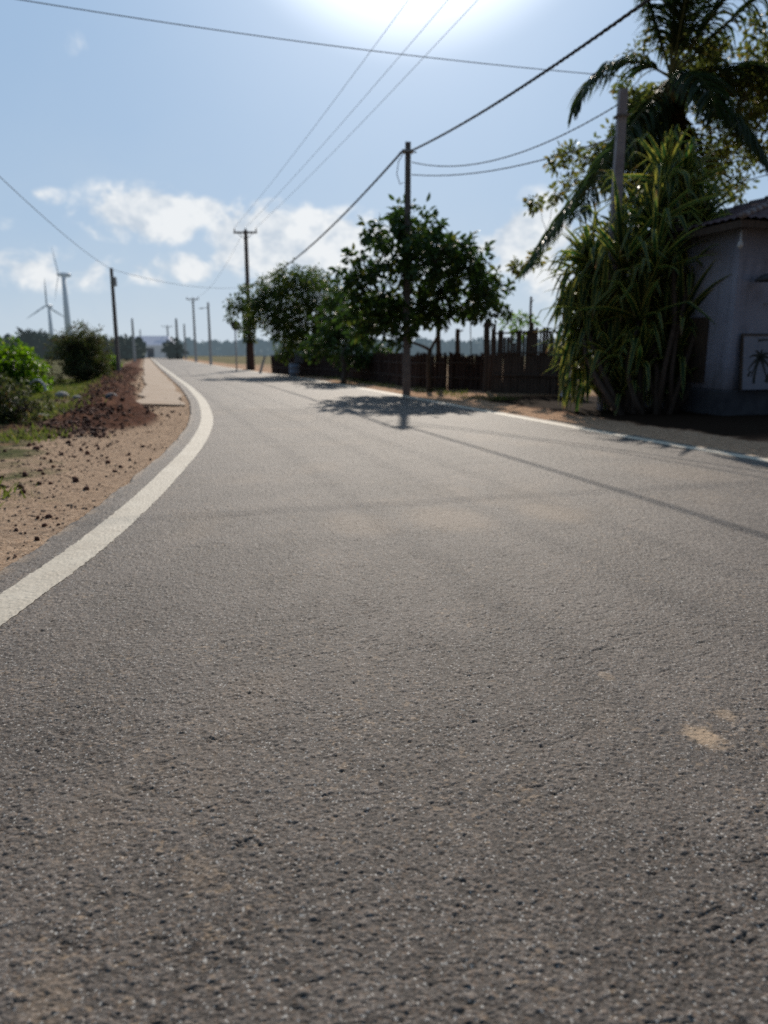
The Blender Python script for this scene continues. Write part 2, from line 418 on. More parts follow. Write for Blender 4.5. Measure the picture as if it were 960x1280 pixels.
def gz(x, y):
    return float(ground_h(np.array([float(x)]), np.array([float(y)]))[0][0])
def GG(u, v):
    p = G(u, v); return Vector((p.x, p.y, gz(p.x, p.y)))

# ---------------------------------------------------------------- instanced templates joined to one mesh
def rot_to(d, roll):
    """rotation matrices (n,3,3): local +y to d, rolled about it"""
    d = d/np.linalg.norm(d, axis=1, keepdims=True)
    up = np.tile(np.array([[0., 0., 1.]]), (len(d), 1)); up[np.abs(d[:, 2]) > .95] = (1, 0, 0)
    x = np.cross(d, up); x /= np.linalg.norm(x, axis=1, keepdims=True); z = np.cross(x, d)
    c = np.cos(roll)[:, None]; s = np.sin(roll)[:, None]
    x2 = x*c+z*s; z2 = np.cross(x2, d)
    return np.stack([x2, d, z2], -1)
def batch(name, tv, tf, P, M, S, mat, parent=None, tuv=None, smooth=False):
    tv = np.array(tv, float); tf = np.array(tf); n = len(P)
    S = np.asarray(S, float); S = S[:, None] if S.ndim == 1 else S
    if S.shape[1] == 1: S = np.repeat(S, 3, 1)
    V = np.einsum('nij,nkj->nki', M, tv[None]*S[:, None, :])+np.asarray(P)[:, None, :]
    F = tf[None]+(np.arange(n)*len(tv))[:, None, None]
    uv = None if tuv is None else np.tile(np.array(tuv, float), (n, 1))
    return link(name, npmesh(name, V.reshape(-1, 3), F.reshape(-1, tf.shape[1]), uv, smooth), mat, parent)
LEAF_V = [(0, 0, 0), (-.23, .32, .06), (0, .34, 0), (.23, .32, .06), (-.2, .68, .03), (0, .7, -.04), (.2, .68, .03), (0, 1, -.16), (0, 1.0, -.16)]
LEAF_F = [(0, 2, 1, 1), (0, 3, 2, 2), (1, 2, 5, 4), (2, 3, 6, 5), (4, 5, 7, 7), (5, 6, 7, 7)]
# triangles and quads in one table are not allowed: split to triangles
LEAF_T = [(0, 2, 1), (0, 3, 2), (1, 2, 5), (1, 5, 4), (2, 3, 6), (2, 6, 5), (4, 5, 7), (5, 6, 7)]
LEAF_V = LEAF_V[:8]
LEAF_UV = [(.5, 0), (0, .3), (.5, .3), (1, .3), (0, .7), (.5, .7), (1, .7), (.5, 1)]
def runit(n):
    v = rng.normal(size=(n, 3)); return v/np.linalg.norm(v, axis=1, keepdims=True)
ROCK_V = []; ROCK_F = []
t_ = (1+5**.5)/2
for q in [(-1, t_, 0), (1, t_, 0), (-1, -t_, 0), (1, -t_, 0), (0, -1, t_), (0, 1, t_), (0, -1, -t_), (0, 1, -t_), (t_, 0, -1), (t_, 0, 1), (-t_, 0, -1), (-t_, 0, 1)]:
    w = Vector(q).normalized(); ROCK_V.append(tuple(w*(random.uniform(.75, 1.2))))
ROCK_F = [(0, 11, 5), (0, 5, 1), (0, 1, 7), (0, 7, 10), (0, 10, 11), (1, 5, 9), (5, 11, 4), (11, 10, 2), (10, 7, 6), (7, 1, 8), (3, 9, 4), (3, 4, 2), (3, 2, 6), (3, 6, 8), (3, 8, 9), (4, 9, 5), (2, 4, 11), (6, 2, 10), (8, 6, 7), (9, 8, 1)]

# ---------------------------------------------------------------- materials for things
M = {}
M['concrete'] = mat_plain('weathered_concrete', (.20, .185, .17), (.32, .30, .27), 5, .85, .35, 60, stain=(.12, .10, .09))
M['pole'] = mat_plain('pole_concrete', (.13, .12, .12), (.22, .20, .195), 5, .85, .3, 50)
M['polelilac'] = mat_plain('pale_pole_concrete', (.22, .20, .22), (.33, .31, .33), 4, .8, .3, 40, stain=(.14, .12, .13))
M['bark'] = mat_plain('bark', (.06, .045, .035), (.13, .10, .075), 12, .9, .9, 30, stretch=(1, 1, .25))
M['wood'] = mat_plain('old_wood', (.05, .036, .028), (.12, .085, .065), 9, .85, .6, 35, stretch=(3, 3, .4))
M['thatch'] = mat_plain('brushwood', (.035, .022, .018), (.10, .062, .05), 11, .9, .9, 45, stretch=(4, 4, .5))
M['metal'] = mat_plain('galvanised_steel', (.30, .31, .32), (.42, .43, .44), 8, .5, .1, 40, spec=.5)
M['dark'] = mat_plain('dark_insulated_cable', (.05, .05, .052), (.09, .09, .095), 20, .8, 0, spec=.05)
M['wire'] = mat_plain('bare_wire', (.13, .135, .14), (.18, .19, .2), 20, .9, 0, spec=.03)
M['white'] = mat_plain('whitewash', (.50, .49, .50), (.66, .65, .65), 3, .8, .25, 30, stain=(.40, .38, .36))
M['wall'] = mat_plain('house_whitewash', (.27, .275, .35), (.34, .345, .42), 1.6, .85, .35, 28, stain=(.13, .125, .15))
M['plinth'] = mat_plain('dark_plinth', (.045, .045, .055), (.09, .09, .10), 5, .8, .3, 30)
M['tile'] = mat_plain('old_clay_tile', (.075, .042, .045), (.15, .085, .085), 7, .9, .6, 35, stain=(.06, .05, .052))
M['ridge'] = mat_plain('ridge_mortar', (.15, .12, .12), (.26, .22, .22), 8, .8, .4, 30)
M['turb'] = mat_plain('turbine_white', (.30, .36, .43), (.34, .40, .47), 1, .5, 0, emit=(.45, .55, .65), estr=.22)  # distance haze painted in: bluish base with a faint glow
M['hazepole'] = mat_plain('hazy_pole', (.15, .16, .17), (.2, .21, .22), 2, .8, 0, emit=(.5, .58, .66), estr=.10)  # glow stands for haze in front of the far poles
M['bluehouse'] = mat_plain('far_roof_sheet', (.16, .19, .27), (.2, .23, .31), .5, .6, 0, emit=(.40, .47, .60), estr=.32)  # roof colour lifted by a painted haze glow
M['farwall'] = mat_plain('far_wall', (.4, .42, .45), (.5, .52, .55), .5, .8, 0, emit=(.5, .58, .66), estr=.25)  # pale glow painted in as haze
M['leaf_mango'] = mat_leaf('leaf_dark_broad', (.022, .045, .014), (.045, .085, .022), (.09, .10, .025), .24, .5)
M['leaf_mid'] = mat_leaf('leaf_olive', (.026, .050, .013), (.05, .08, .02), (.11, .12, .028), .33)
M['leaf_yellow'] = mat_leaf('leaf_sparse_olive', (.045, .060, .018), (.08, .095, .028), (.14, .11, .035), .5)
M['leaf_bright'] = mat_leaf('leaf_bright', (.045, .095, .014), (.08, .15, .022), (.13, .17, .03), .5)
M['leaf_brown'] = mat_leaf('leaf_brown_bush', (.035, .055, .016), (.06, .07, .025), (.11, .07, .04), .3, .6)
M['pandan'] = mat_leaf('striped_leaf', (.016, .046, .018), (.030, .072, .024), (.055, .085, .028), .34, .5, edge=(.33, .32, .085), edge_amt=.34)
M['palm'] = mat_leaf('palm_leaflet', (.018, .036, .016), (.032, .055, .02), (.08, .075, .03), .28, .4)
M['dry'] = mat_leaf('dry_frond', (.07, .045, .026), (.10, .065, .035), (.14, .085, .04), .4, .7)
M['grass'] = mat_leaf('grass_blade', (.045, .07, .017), (.08, .10, .028), (.20, .16, .08), .45, .6)
M['far'] = mat_plain('far_trees', (.035, .06, .055), (.06, .09, .075), .12, .95, 0, emit=(.36, .48, .58), estr=.26)  # blue haze over the tree line, painted as emission
M['farnear'] = mat_plain('mid_far_trees', (.03, .05, .035), (.06, .08, .05), .2, .95, 0, emit=(.30, .38, .42), estr=.08)  # weaker emission for thinner painted haze

# ---------------------------------------------------------------- left verge: stones, grass, slab
def on_ground(X, Y): return ground_h(X, Y)[0]
n = 16000
Yp = 2.6+16*rng.random(n)**1.8; dl = rng.random(n)**.9*3.2+.02
X = XL(Yp)-dl; keep = (dl < 1.2+np.clip((Yp-6)*.35, 0, 1.6)+.6*rng.random(n))
den = fbm(X*1.1, Yp*1.1, 3, 201); keep &= (den+rng.random(n)*.35 > .55)
X, Yp = X[keep], Yp[keep]; s = .003+.012*rng.random(len(X))**4
Z = on_ground(X, Yp)
Sx = np.stack([s*(.8+.7*rng.random(len(s))), s*(.8+.7*rng.random(len(s))), s*(.5+.4*rng.random(len(s)))], 1)
m_stone = mat_plain('sandy_gravel', (.30, .20, .13), (.13, .09, .07), 30, .9, .3, 90, stain=(.06, .045, .04))
o = batch('gravel', ROCK_V, ROCK_F, np.stack([X, Yp, Z+s*.2], 1), rot_to(runit(len(X))*[1, 1, .2], rng.random(len(X))*6), Sx, m_stone)
tag(o, 'loose sandy gravel strewn over the verge left of the road', 'gravel', kind='stuff')
# dark clods of soil and tar, gathered in bands
cl = []
for (u, v, c, sp, sz) in ((105, 602, 5, 12, .05), (62, 648, 14, 14, .03), (165, 575, 16, 16, .035), (185, 580, 6, 8, .04), (225, 535, 6, 10, .035), (118, 568, 22, 22, .04), (55, 572, 30, 22, .05),
                          (20, 655, 14, 20, .03), (140, 548, 30, 25, .05), (90, 555, 40, 25, .06), (165, 525, 40, 30, .06), (210, 560, 8, 15, .03), (30, 600, 25, 20, .045), (160, 612, 6, 18, .025), (75, 590, 20, 30, .04),
                          (40, 690, 8, 12, .018), (120, 640, 10, 22, .02), (190, 512, 30, 22, .07), (215, 500, 14, 8, .07)):
    for _ in range(c):
        p = G(u+random.gauss(0, sp), v+random.gauss(0, sp*.45))
        if p.y < 2 or p.x > XL(p.y)-.03: continue
        cl.append((p.x, p.y, sz*(.15+.75*random.random()**2.2)))
for _ in range(5200):      # the spoil bank itself is rough with clods
    y = 9.8+40*random.random()**1.35; d = random.gauss(2.2-(.6 if y < 13 else 0), .45)
    if d < .9: continue
    cl.append((float(XL(y))-d, y, random.uniform(.010, .042)*(.4+random.random())))
cl = np.array(cl); s = cl[:, 2]
Sx = np.stack([s*(.8+.6*rng.random(len(s))), s*(.8+.6*rng.random(len(s))), s*(.5+.35*rng.random(len(s)))], 1)
m_clod = mat_plain('soil_clod', (.045, .022, .016), (.16, .062, .034), 9, .9, .5, 60, stain=(.03, .025, .024))
o = batch('soil_clods', ROCK_V, ROCK_F, np.stack([cl[:, 0], cl[:, 1], on_ground(cl[:, 0], cl[:, 1])+s*.15], 1), rot_to(runit(len(cl)), rng.random(len(cl))*6), Sx, m_clod)
tag(o, 'dark brown clods of dug soil heaped along the left verge', 'soil', kind='stuff')

# concrete slab strip beside the far left line
m_slab = mat_plain('sandy_concrete', (.32, .225, .15), (.41, .31, .225), 1.1, .85, .5, 40, stain=(.33, .20, .12))
ya = np.concatenate([np.linspace(16.0, 40, 60), np.linspace(41, 150, 80)])
xi = XL(ya)-.05-.2*fbm(ya*.8, ya*0, 4, 3); xo = XL(ya)-1.0-.35*fbm(ya*.7, ya*0+3, 3, 8)
nv = len(ya); top = .035+.0*ya
Vs = np.concatenate([np.stack([xo-.02, ya, top*0-.3], 1), np.stack([xo, ya, top-.01], 1), np.stack([xo+.03, ya, top], 1), np.stack([xi-.02, ya, top*.3], 1), np.stack([xi, ya, top*0-.02], 1)])
Fs = [(j*nv+i, j*nv+i+1, (j+1)*nv+i+1, (j+1)*nv+i) for j in range(4) for i in range(nv-1)]
Fs = [f[::-1] for f in Fs]+[(0, nv, 2*nv, 3*nv)]
me = bpy.data.meshes.new('path'); me.from_pydata([tuple(q) for q in Vs], [], Fs)
tag(link('path', me, m_slab), kind='structure')

# grass
def grass(name, pts, label, hmin=.05, hmax=.16, mat='grass'):
    P = []; D = []; S = []
    for (x, y, c, sp, hs) in pts:
        for _ in range(c):
            px = x+random.gauss(0, sp); py = y+random.gauss(0, sp)
            if float(XL(py))-px < .25 and px-float(XR(py)) < .25: continue
            P.append((px, py)); h = random.uniform(hmin, hmax)*hs
            D.append((random.gauss(0, .45), random.gauss(0, .45), 1)); S.append((h*.10+.005, h, h*.6))
    P = np.array(P); Z = on_ground(P[:, 0], P[:, 1])
    gv = [(-.5, 0, 0), (.5, 0, 0), (-.4, .45, .06), (.4, .45, .06), (0, 1, .4)]
    o = batch(name, gv, [(0, 1, 3), (0, 3, 2), (2, 3, 4)], np.stack([P[:, 0], P[:, 1], Z-.01], 1), rot_to(np.array(D), rng.random(len(P))*6), np.array(S), M[mat])
    tag(o, label, 'grass', kind='stuff'); return o
pts = []
for _ in range(1700):
    y = 4.5+28*random.random()**1.5; d = 1.05+max(0, min(1.6, (y-6)*.16))+abs(random.gauss(0, 1.8))
    x = float(XL(y))-d
    if float(ridge_env(np.array([d]), np.array([y]))[0]) > .1: continue
    if vnoise(np.array([x*.9]), np.array([y*.9]), 77)[0] < .42: continue
    pts.append((x, y, 30, .13+.01*y, 1.0))
grass('grass', pts, 'short green grass patches beyond the sandy verge on the left')
pts = []
for _ in range(120):
    y = 17+24*random.random(); x = float(XR(y))+random.uniform(.9, 1.5)
    pts.append((x, y, 22, .14, .9))
grass('grass', pts, 'thin grass along the foot of the fence on the right')

# ---------------------------------------------------------------- trees
def limb(p0, p1, r0, r1, mb, sag=.12, n=7, wob=.06):
    L = (p1-p0).length; pts = []; rad = []
    side = Vector((random.gauss(0, 1), random.gauss(0, 1), 0))*wob*L
    for i in range(n):
        t = i/(n-1); q = p0.lerp(p1, t)+side*math.sin(math.pi*t)+Vector((0, 0, sag*L*math.sin(math.pi*t)))
        q += Vector((random.gauss(0, 1), random.gauss(0, 1), random.gauss(0, 1)))*.012*L*(0 if i in (0, n-1) else 1)
        pts.append(q); rad.append(r0+(r1-r0)*t)
    mb.tube(pts, rad, 6); return pts
def blob_tree(name, base, fork_h, blobs, label, cat, leafmat, leaf=.16, per=14, twigs=26, tr=.09, group=None, aspect=(1, 1, 1), spread=.16, depth=1.0, lean=None):
    """trunk from base, limbs to every clump, twigs inside each clump, leaves round each twig"""
    root = empty(name, base, label, cat, group)
    mb = MB(); fork = base+Vector((0, 0, fork_h))+(lean or Vector((0, 0, 0)))
    tp = limb(base-Vector((0, 0, .1)), fork, tr, tr*.75, mb, 0, 8, .03)
    LP, LD = [], []
    blobs = sorted(blobs, key=lambda b: (b[0]-fork).length)
    nodes = [(fork, tr*.7)]
    for c, r in blobs:
        c = c+Vector((0, random.uniform(-1, 1)*depth, 0))
        best = min(nodes, key=lambda nd: (nd[0]-c).length+(0 if nd[0].z <= c.z+.2 else 1.2))
        rr_ = max(.012, min(best[1]*.75, tr*.55))
        pts = limb(best[0], c, best[1]*.8, rr_*.5, mb, .05, 7, .07)
        nodes.append((pts[4], rr_*.7)); nodes.append((c, rr_*.5))
        nt = max(6, int(1.35*twigs*(r/.7)**1.8))
        for _ in range(nt):
            d = Vector(runit(1)[0]); rad = r*random.uniform(.45, 1.08)
            e = c+Vector((d.x*rad, d.y*rad*1.1, d.z*rad*.85))
            s = pts[random.choice((4, 5, 6))]
            if random.random() < .55: mb.tube([s, s.lerp(e, .55)+Vector((0, 0, .05*r)), e], [rr_*.3+.003, .005, .003], 4, False)
            k = random.randint(int(per*.6), int(per*1.3))
            for _ in range(k):
                o_ = Vector(runit(1)[0])*spread*random.random()
                LP.append(e+o_); dd = (o_.normalized()+d*.5+Vector((0, 0, -.35)))
                LD.append(dd)
    mb.build('trunk', M['bark'], root, True)
    LP = np.array(LP); LD = np.array(LD)
    S = 1.1*leaf*(.6+.6*rng.random(len(LP)))
    batch('crown', LEAF_V, LEAF_T, LP, rot_to(LD+1e-3, rng.normal(0, .9, len(LP))), S[:, None]*np.array(aspect)[None], M[leafmat], root, LEAF_UV)
    return root
def B(lst, Y, k=1.0):
    s = Y/FPX/1.03
    return [(at(u, v, Y), r*s*k*1.22) for u, v, r in lst]
YB = 20.9
blob_tree('broadleaf_tree', GG(537, 490), 1.15, B([(506, 262, 11), (512, 285, 15), (525, 285, 22), (545, 300, 20), (497, 315, 24), (535, 330, 32), (462, 290, 11), (476, 300, 10), (570, 310, 16), (588, 325, 16), (575, 345, 30),
    (605, 352, 18), (622, 370, 13), (450, 340, 18), (470, 360, 26), (437, 368, 12), (445, 392, 14), (480, 390, 28), (515, 375, 32), (555, 385, 24), (500, 405, 18), (585, 385, 16), (455, 415, 12), (500, 425, 9)], YB),
    'broad dark green leafy tree rising behind the middle utility pole', 'tree', 'leaf_mango', .21, 13, 30, .085, spread=.17, depth=.8, aspect=(.95, 1, 1))
blob_tree('young_tree', GG(613, 492), 1.5, B([(612, 350, 14), (625, 368, 14), (605, 372, 11), (628, 392, 8), (615, 395, 8), (597, 395, 6)], 20.6),
    'slim young tree with drooping leaves leaning over the fence post', 'tree', 'leaf_mango', .17, 11, 16, .035, spread=.12, depth=.25)
blob_tree('spreading_tree', G(362, 467), 1.3, B([(390, 348, 14), (365, 352, 18), (340, 360, 18), (318, 372, 14), (300, 382, 9), (400, 370, 22), (352, 383, 26), (378, 400, 26), (330, 395, 15), (312, 400, 8), (410, 395, 20), (345, 412, 14), (290, 396, 5), (296, 412, 4), (380, 425, 16), (408, 420, 16), (362, 430, 13), (350, 440, 9), (395, 440, 12)], 37),
    'olive green spreading tree beside the far utility pole', 'tree', 'leaf_mid', .16, 15, 38, .13, spread=.24, depth=1.2)
blob_tree('shade_tree', G(428, 479), 1.0, B([(420, 372, 12), (415, 400, 22), (435, 405, 24), (405, 425, 20), (440, 430, 22), (460, 405, 16), (470, 435, 16), (395, 440, 12), (440, 385, 20), (425, 445, 16), (455, 448, 14), (480, 450, 14), (425, 360, 12)], 29),
    'dense dark tree between the spreading tree and the broad leafy tree', 'tree', 'leaf_mango', .19, 13, 24, .11, spread=.2, depth=.9)
blob_tree('garden_shrub', GG(648, 488)+Vector((.3, 3.2, 0)), .8, B([(650, 398, 9), (640, 405, 8), (662, 402, 8), (652, 412, 9)], 23.0),
    'small light green shrub showing above the picket gate', 'shrub', 'leaf_bright', .2, 9, 18, .03, spread=.12, depth=.2, aspect=(.5, 1.3, 1))
# sparse tree behind the house
YC = 18.5
blob_tree('sparse_tree', Vector((8.3, 18.5, .05)), 2.6, B([(692, 215, 10), (712, 203, 13), (728, 212, 13), (700, 238, 8), (748, 190, 14), (770, 165, 13), (800, 105, 17), (822, 130, 22), (850, 95, 20), (862, 140, 24), (885, 105, 24), (905, 140, 26),
     (925, 95, 24), (948, 130, 26), (960, 85, 22), (880, 175, 22), (915, 185, 24), (950, 180, 24), (845, 180, 22), (820, 205, 20), (795, 190, 18), (768, 215, 16), (870, 215, 14), (925, 225, 12), (958, 225, 14), (740, 240, 12), (790, 75, 12), (835, 62, 14), (662, 262, 5), (655, 330, 5), (668, 325, 5), (985, 150, 34), (980, 95, 34), (1000, 200, 34), (800, 150, 24), (815, 170, 24), (790, 130, 16), (905, 60, 20), (935, 50, 18), (870, 60, 18), (765, 190, 18), (830, 240, 22), (860, 250, 18), (785, 250, 18)], YC),
    'sparse olive tree with thin bare branches above the tiled roof', 'tree', 'leaf_yellow', .135, 15, 30, .12, spread=.2, depth=1.3)

# left shrubs
def shrub(name, base, r, h, label, mat, leaf, twigs, per=12, aspect=(1, 1, 1), group=None, nb=7):
    r *= 1.22; h *= 1.12
    bl = []
    for i in range(nb):
        a = random.uniform(0, 6.28); q = random.uniform(.1, .62)*r; z = random.uniform(.16, .78)*h
        bl.append((base+Vector((math.cos(a)*q, math.sin(a)*q, z)), r*random.uniform(.38, .58)))
    return blob_tree(name, base, .12*h, bl, label, 'shrub', mat, leaf, per, twigs, .03, spread=leaf*.9, depth=.05, aspect=aspect, group=group)
shrub('round_bush', GG(102, 478), 1.25, 1.95, 'large round brownish green bush standing left of the soil bank', 'leaf_brown', .12, 46, 15, (.55, 1, 1), nb=16)
shrub('leafy_shrub', GG(4, 492), 1.0, 1.5, 'bright green leafy shrub at the left end of the verge', 'leaf_bright', .11, 44, 14, nb=14)
shrub('low_shrub', GG(140, 468), .55, .8, 'small bright green shrub at the right foot of the round bush', 'leaf_bright', .12, 50, 12, nb=5)
shrub('weed_clump', GG(40, 487), .38, .8, 'small yellow green weed clump between the leafy shrub and the round bush', 'leaf_bright', .09, 60, 10, nb=4)
shrub('dark_bush', GG(10, 525), .8, .42, 'low dark bush spreading under the leafy shrub', 'leaf_brown', .07, 60, 14, nb=9)

# ---------------------------------------------------------------- ribbons: palm leaflets and long striped leaves
def ribbon_mesh(items, nseg, fold=.25):
    """items: (p0, dir, length, width, droop, kink) -> V, F, UV"""
    V = []; UV = []; F = []
    for (p, d, L, w, droop, kink) in items:
        d = Vector(d).normalized(); q = Vector(p); n0 = len(V)
        side = d.cross(Vector((0, 0, 1)))
        if side.length < .05: side = Vector((random.gauss(0, 1), random.gauss(0, 1), 0))
        side.normalize(); side = Matrix.Rotation(random.gauss(0, .35), 3, d) @ side
        for i in range(nseg+1):
            t = i/nseg; wd = w*(.75+.25*min(1, t*5))*(1-t**2.6)**.8 if t < 1 else .002
            nrm = side.cross(d).normalized()
            V += [q-side*wd/2+nrm*wd*fold, q, q+side*wd/2+nrm*wd*fold]; UV += [(0, t), (.5, t), (1, t)]
            q = q+d*L/nseg
            dd = droop*(1+((11/max(.6, droop)) if kink and abs(t-kink) < .5/nseg+.01 else 0))
            d = (d+Vector((0, 0, -1))*dd/nseg).normalized()
            side = (side-d*side.dot(d)).normalized()
        for i in range(nseg):
            a = n0+3*i; F += [(a, a+1, a+4, a+3), (a+1, a+2, a+5, a+4)]
    return np.array([tuple(v) for v in V]), np.array(F), np.array(UV)
def ribbons(name, items, nseg, mat, parent, fold=.25):
    v, f, uv = ribbon_mesh(items, nseg, fold)
    return link(name, npmesh(name, v, f, uv, False), mat, parent)

# striped screw-pine clump in front of the house: stems with rosettes
pb = GG(800, 522)
pan = empty('screw_pine_clump', pb, 'tall clump of long yellow striped strap leaves in front of the house', 'plant')
YP = 14.2
ros = []
for u, v, dy, s in ((835, 225, .3, .9), (822, 262, .3, .9), (850, 240, .4, 1.0), (768, 318, 0, .9), (738, 330, -.1, .85), (815, 285, -.2, 1.1), (862, 290, .1, 1.0), (735, 345, .1, .8), (775, 335, -.4, 1.05), (820, 345, -.5, 1.1), (858, 350, -.3, 1.0),
                    (725, 395, 0, .75), (755, 400, -.5, 1.0), (800, 400, -.7, 1.1), (845, 405, -.6, 1.0), (728, 450, -.1, .72), (760, 455, -.6, .95), (805, 460, -.8, 1.0), (850, 450, -.6, .9), (785, 495, -.8, .7), (830, 490, -.7, .7), (745, 490, -.3, .6), (870, 480, -.2, .6), (880, 400, .0, .65), (800, 310, .6, 1.), (840, 310, .6, 1.), (760, 360, .5, .9)):
    ros.append((at(u+random.uniform(-6, 6), v, YP+dy), s))
stems = MB(); items = []
for c, s in ros:
    b0 = Vector((pb.x+(c.x-pb.x)*.45, pb.y+random.uniform(-.1, .5), pb.z-.05))
    limb(b0, c, .05, .035, stems, .0, 6, .08)
    ax = ((c-b0).normalized()*.5+Vector((random.gauss(0, .3)+(-.25 if c.x < pb.x else .1), -.25+random.gauss(0, .3), .7))).normalized()
    for k in range(int(36*s)):
        az = random.uniform(0, 6.283); el = random.uniform(-.35, 1.35)
        loc = Vector((math.cos(az)*math.cos(el), math.sin(az)*math.cos(el), math.sin(el)))
        d = (loc+ax*.55).normalized()
        L = random.uniform(.85, 1.55)*s
        items.append((c+loc*.04, d, L, random.uniform(.075, .125), random.uniform(.25, 1.2), random.choice((0, .35, .45, .55, .65))))
# skirt of hanging leaves down to the soil
for _ in range(560):
    u = random.uniform(716, 892); v = random.uniform(325, 480)
    c = at(u, v, YP-.35+abs(u-800)/90*.35+random.uniform(-.15, .35))
    d = Vector((random.gauss(0, .3)+(u-800)/260, random.gauss(-.3, .25), random.uniform(-.7, .6)))
    items.append((c, d, min(1.15, c.z*1.0+.15)*random.uniform(.7, 1.05), random.uniform(.08, .125), random.uniform(1.0, 2.6), random.choice((.15, .25, .35))))
items = [it for it in items if it[0].z+.2 > 0]
ribbons('leaves', items, 9, M['pandan'], pan)
stems.build('stem', M['wood'], pan, True)

# coconut palm
pc = at(838, 104, 17.2)
pbz = Vector((7.25, 17.4, .05))
palm = empty('coconut_palm', pbz, 'tall coconut palm with feathery fronds above the house', 'palm tree')
mb = MB(); pts = []; rad = []
for i in range(40):
    t = i/39; q = pbz.lerp(pc, t)+Vector((.25*math.sin(math.pi*t), 0, 0)); pts.append(q)
    rad.append((.20-.07*t+.05*max(0, 1-t*7))*(1+.05*(i % 2)))
mb.tube(pts, rad, 12); mb.build('trunk', M['bark'], palm, False)
def frond(origin, az_vec, el, L, droop, mat='palm', nl=74, ll=.85):
    """rachis curve with two rows of drooping leaflets"""
    d = (Vector(az_vec).normalized()*math.cos(el)+Vector((0, 0, math.sin(el)))).normalized(); q = Vector(origin); pts = [q.copy()]; ds = [d.copy()]
    N = 26
    for i in range(N):
        q = q+d*L/N; d = (d+Vector((0, 0, -1))*droop/N*(.4+1.3*i/N)).normalized(); pts.append(q.copy()); ds.append(d.copy())
    rm = MB().tube(pts, [.028-.022*i/N for i in range(N+1)], 5, False)
    fr = rm.build('frond', M['bark'] if mat == 'dry' else M['stalk'], palm, True)
    its = []
    for k in range(nl):
        t = .13+.87*k/nl; i = min(N-1, int(t*N)); p = pts[i].lerp(pts[i+1], t*N-i); dd = ds[i]
        sd = dd.cross(Vector((0, 0, 1))); sd = sd.normalized() if sd.length > .05 else Vector((1, 0, 0))
        l = ll*(.35+.75*math.sin(math.pi*min(1, t*.85+.12)))*random.uniform(.85, 1.1)
        for s in (-1, 1):
            its.append((p, sd*s*.9+dd*.75+Vector((0, 0, random.uniform(-.25, .3))), l, .048, random.uniform(.9, 2.4), 0))
    lf = ribbons('leaflets', its, 4, M[mat], fr if False else palm, .3); 
    me = lf.data; lf.parent = fr
    off = Vector((0, 0, 0)); 
    return fr
M['stalk'] = mat_plain('frond_stalk', (.09, .10, .03), (.14, .13, .05), 4, .6, .1)
for az, el, L, dr in (((-1, -.1, 0), .50, 2.6, 2.5), ((-1, -.15, 0), -.85, 5.0, .25), ((-.8, -.6, 0), -.7, 4.2, .5), ((1, -.25, 0), .78, 4.4, .7), ((1, .1, 0), .22, 3.6, .7),
                      ((-.3, -.5, 0), 1.35, 3.8, .5), ((.3, -.4, 0), 1.38, 4.0, .4), ((-.2, .5, 0), 1.45, 4.2, .3), ((.5, .3, 0), 1.15, 4.0, .5), ((-.6, .3, 0), 1.25, 3.4, .6), ((.1, -.9, 0), 1.3, 3.6, .8),
                      ((-.15, -.2, 0), 1.5, 3.9, .2), ((.7, -.5, 0), .95, 4.2, .6), ((.15, -1, 0), -.1, 2.4, 1.6), ((.8, -.5, 0), -.5, 2.8, .9), ((.8, .6, 0), .3, 3.5, 1.4), ((-.2, .9, 0), -.1, 3.0, 1.6), ((-.6, -.4, 0), -1.0, 3.0, .5)):
    frond(pc+Vector((0, 0, .1)), az, el, L, dr)
for az, el, L in (((-.5, -.7, 0), -1.15, 2.7), ((.5, -.6, 0), -1.2, 2.8), ((0, -1, 0), -1.3, 3.0), ((.9, 0, 0), -1.2, 2.6), ((-.9, .2, 0), -1.25, 2.6)):
    frond(pc-Vector((0, 0, .1)), az, el, L, .6, 'dry' if az[0] > 0 else 'palm', 46, .55)
mb = MB()
for i in range(7):
    a = i*.9; c = pc+Vector((math.cos(a)*.26, math.sin(a)*.26, -.22-.06*(i % 3)))
    mb.tube([c+Vector((0, 0, z*.13)) for z in (-1, -.8, -.4, 0, .4, .8, 1)], [.015, .07, .105, .12, .11, .07, .02], 9)
M['nut'] = mat_plain('coconut_husk', (.13, .12, .03), (.20, .13, .05), 6, .6, .2)
mb.build('coconuts', M['nut'], palm, True)
# climber up the palm trunk
LP = []; LD = []
for _ in range(13000):
    t = random.uniform(.38, .96); q = pbz.lerp(pc, t)+Vector((.25*math.sin(math.pi*t), 0, 0)); d = Vector(runit(1)[0]); d.z *= .4
    LP.append(q+d*random.uniform(.16, .75)*(.7+.5*math.sin(t*19))); LD.append(d+Vector((0, 0, -.6)))
batch('climber_leaves', LEAF_V, LEAF_T, np.array(LP), rot_to(np.array(LD), rng.normal(0, .8, len(LP))), .10*(.6+.8*rng.random(len(LP))), M['leaf_yellow'], palm, LEAF_UV)

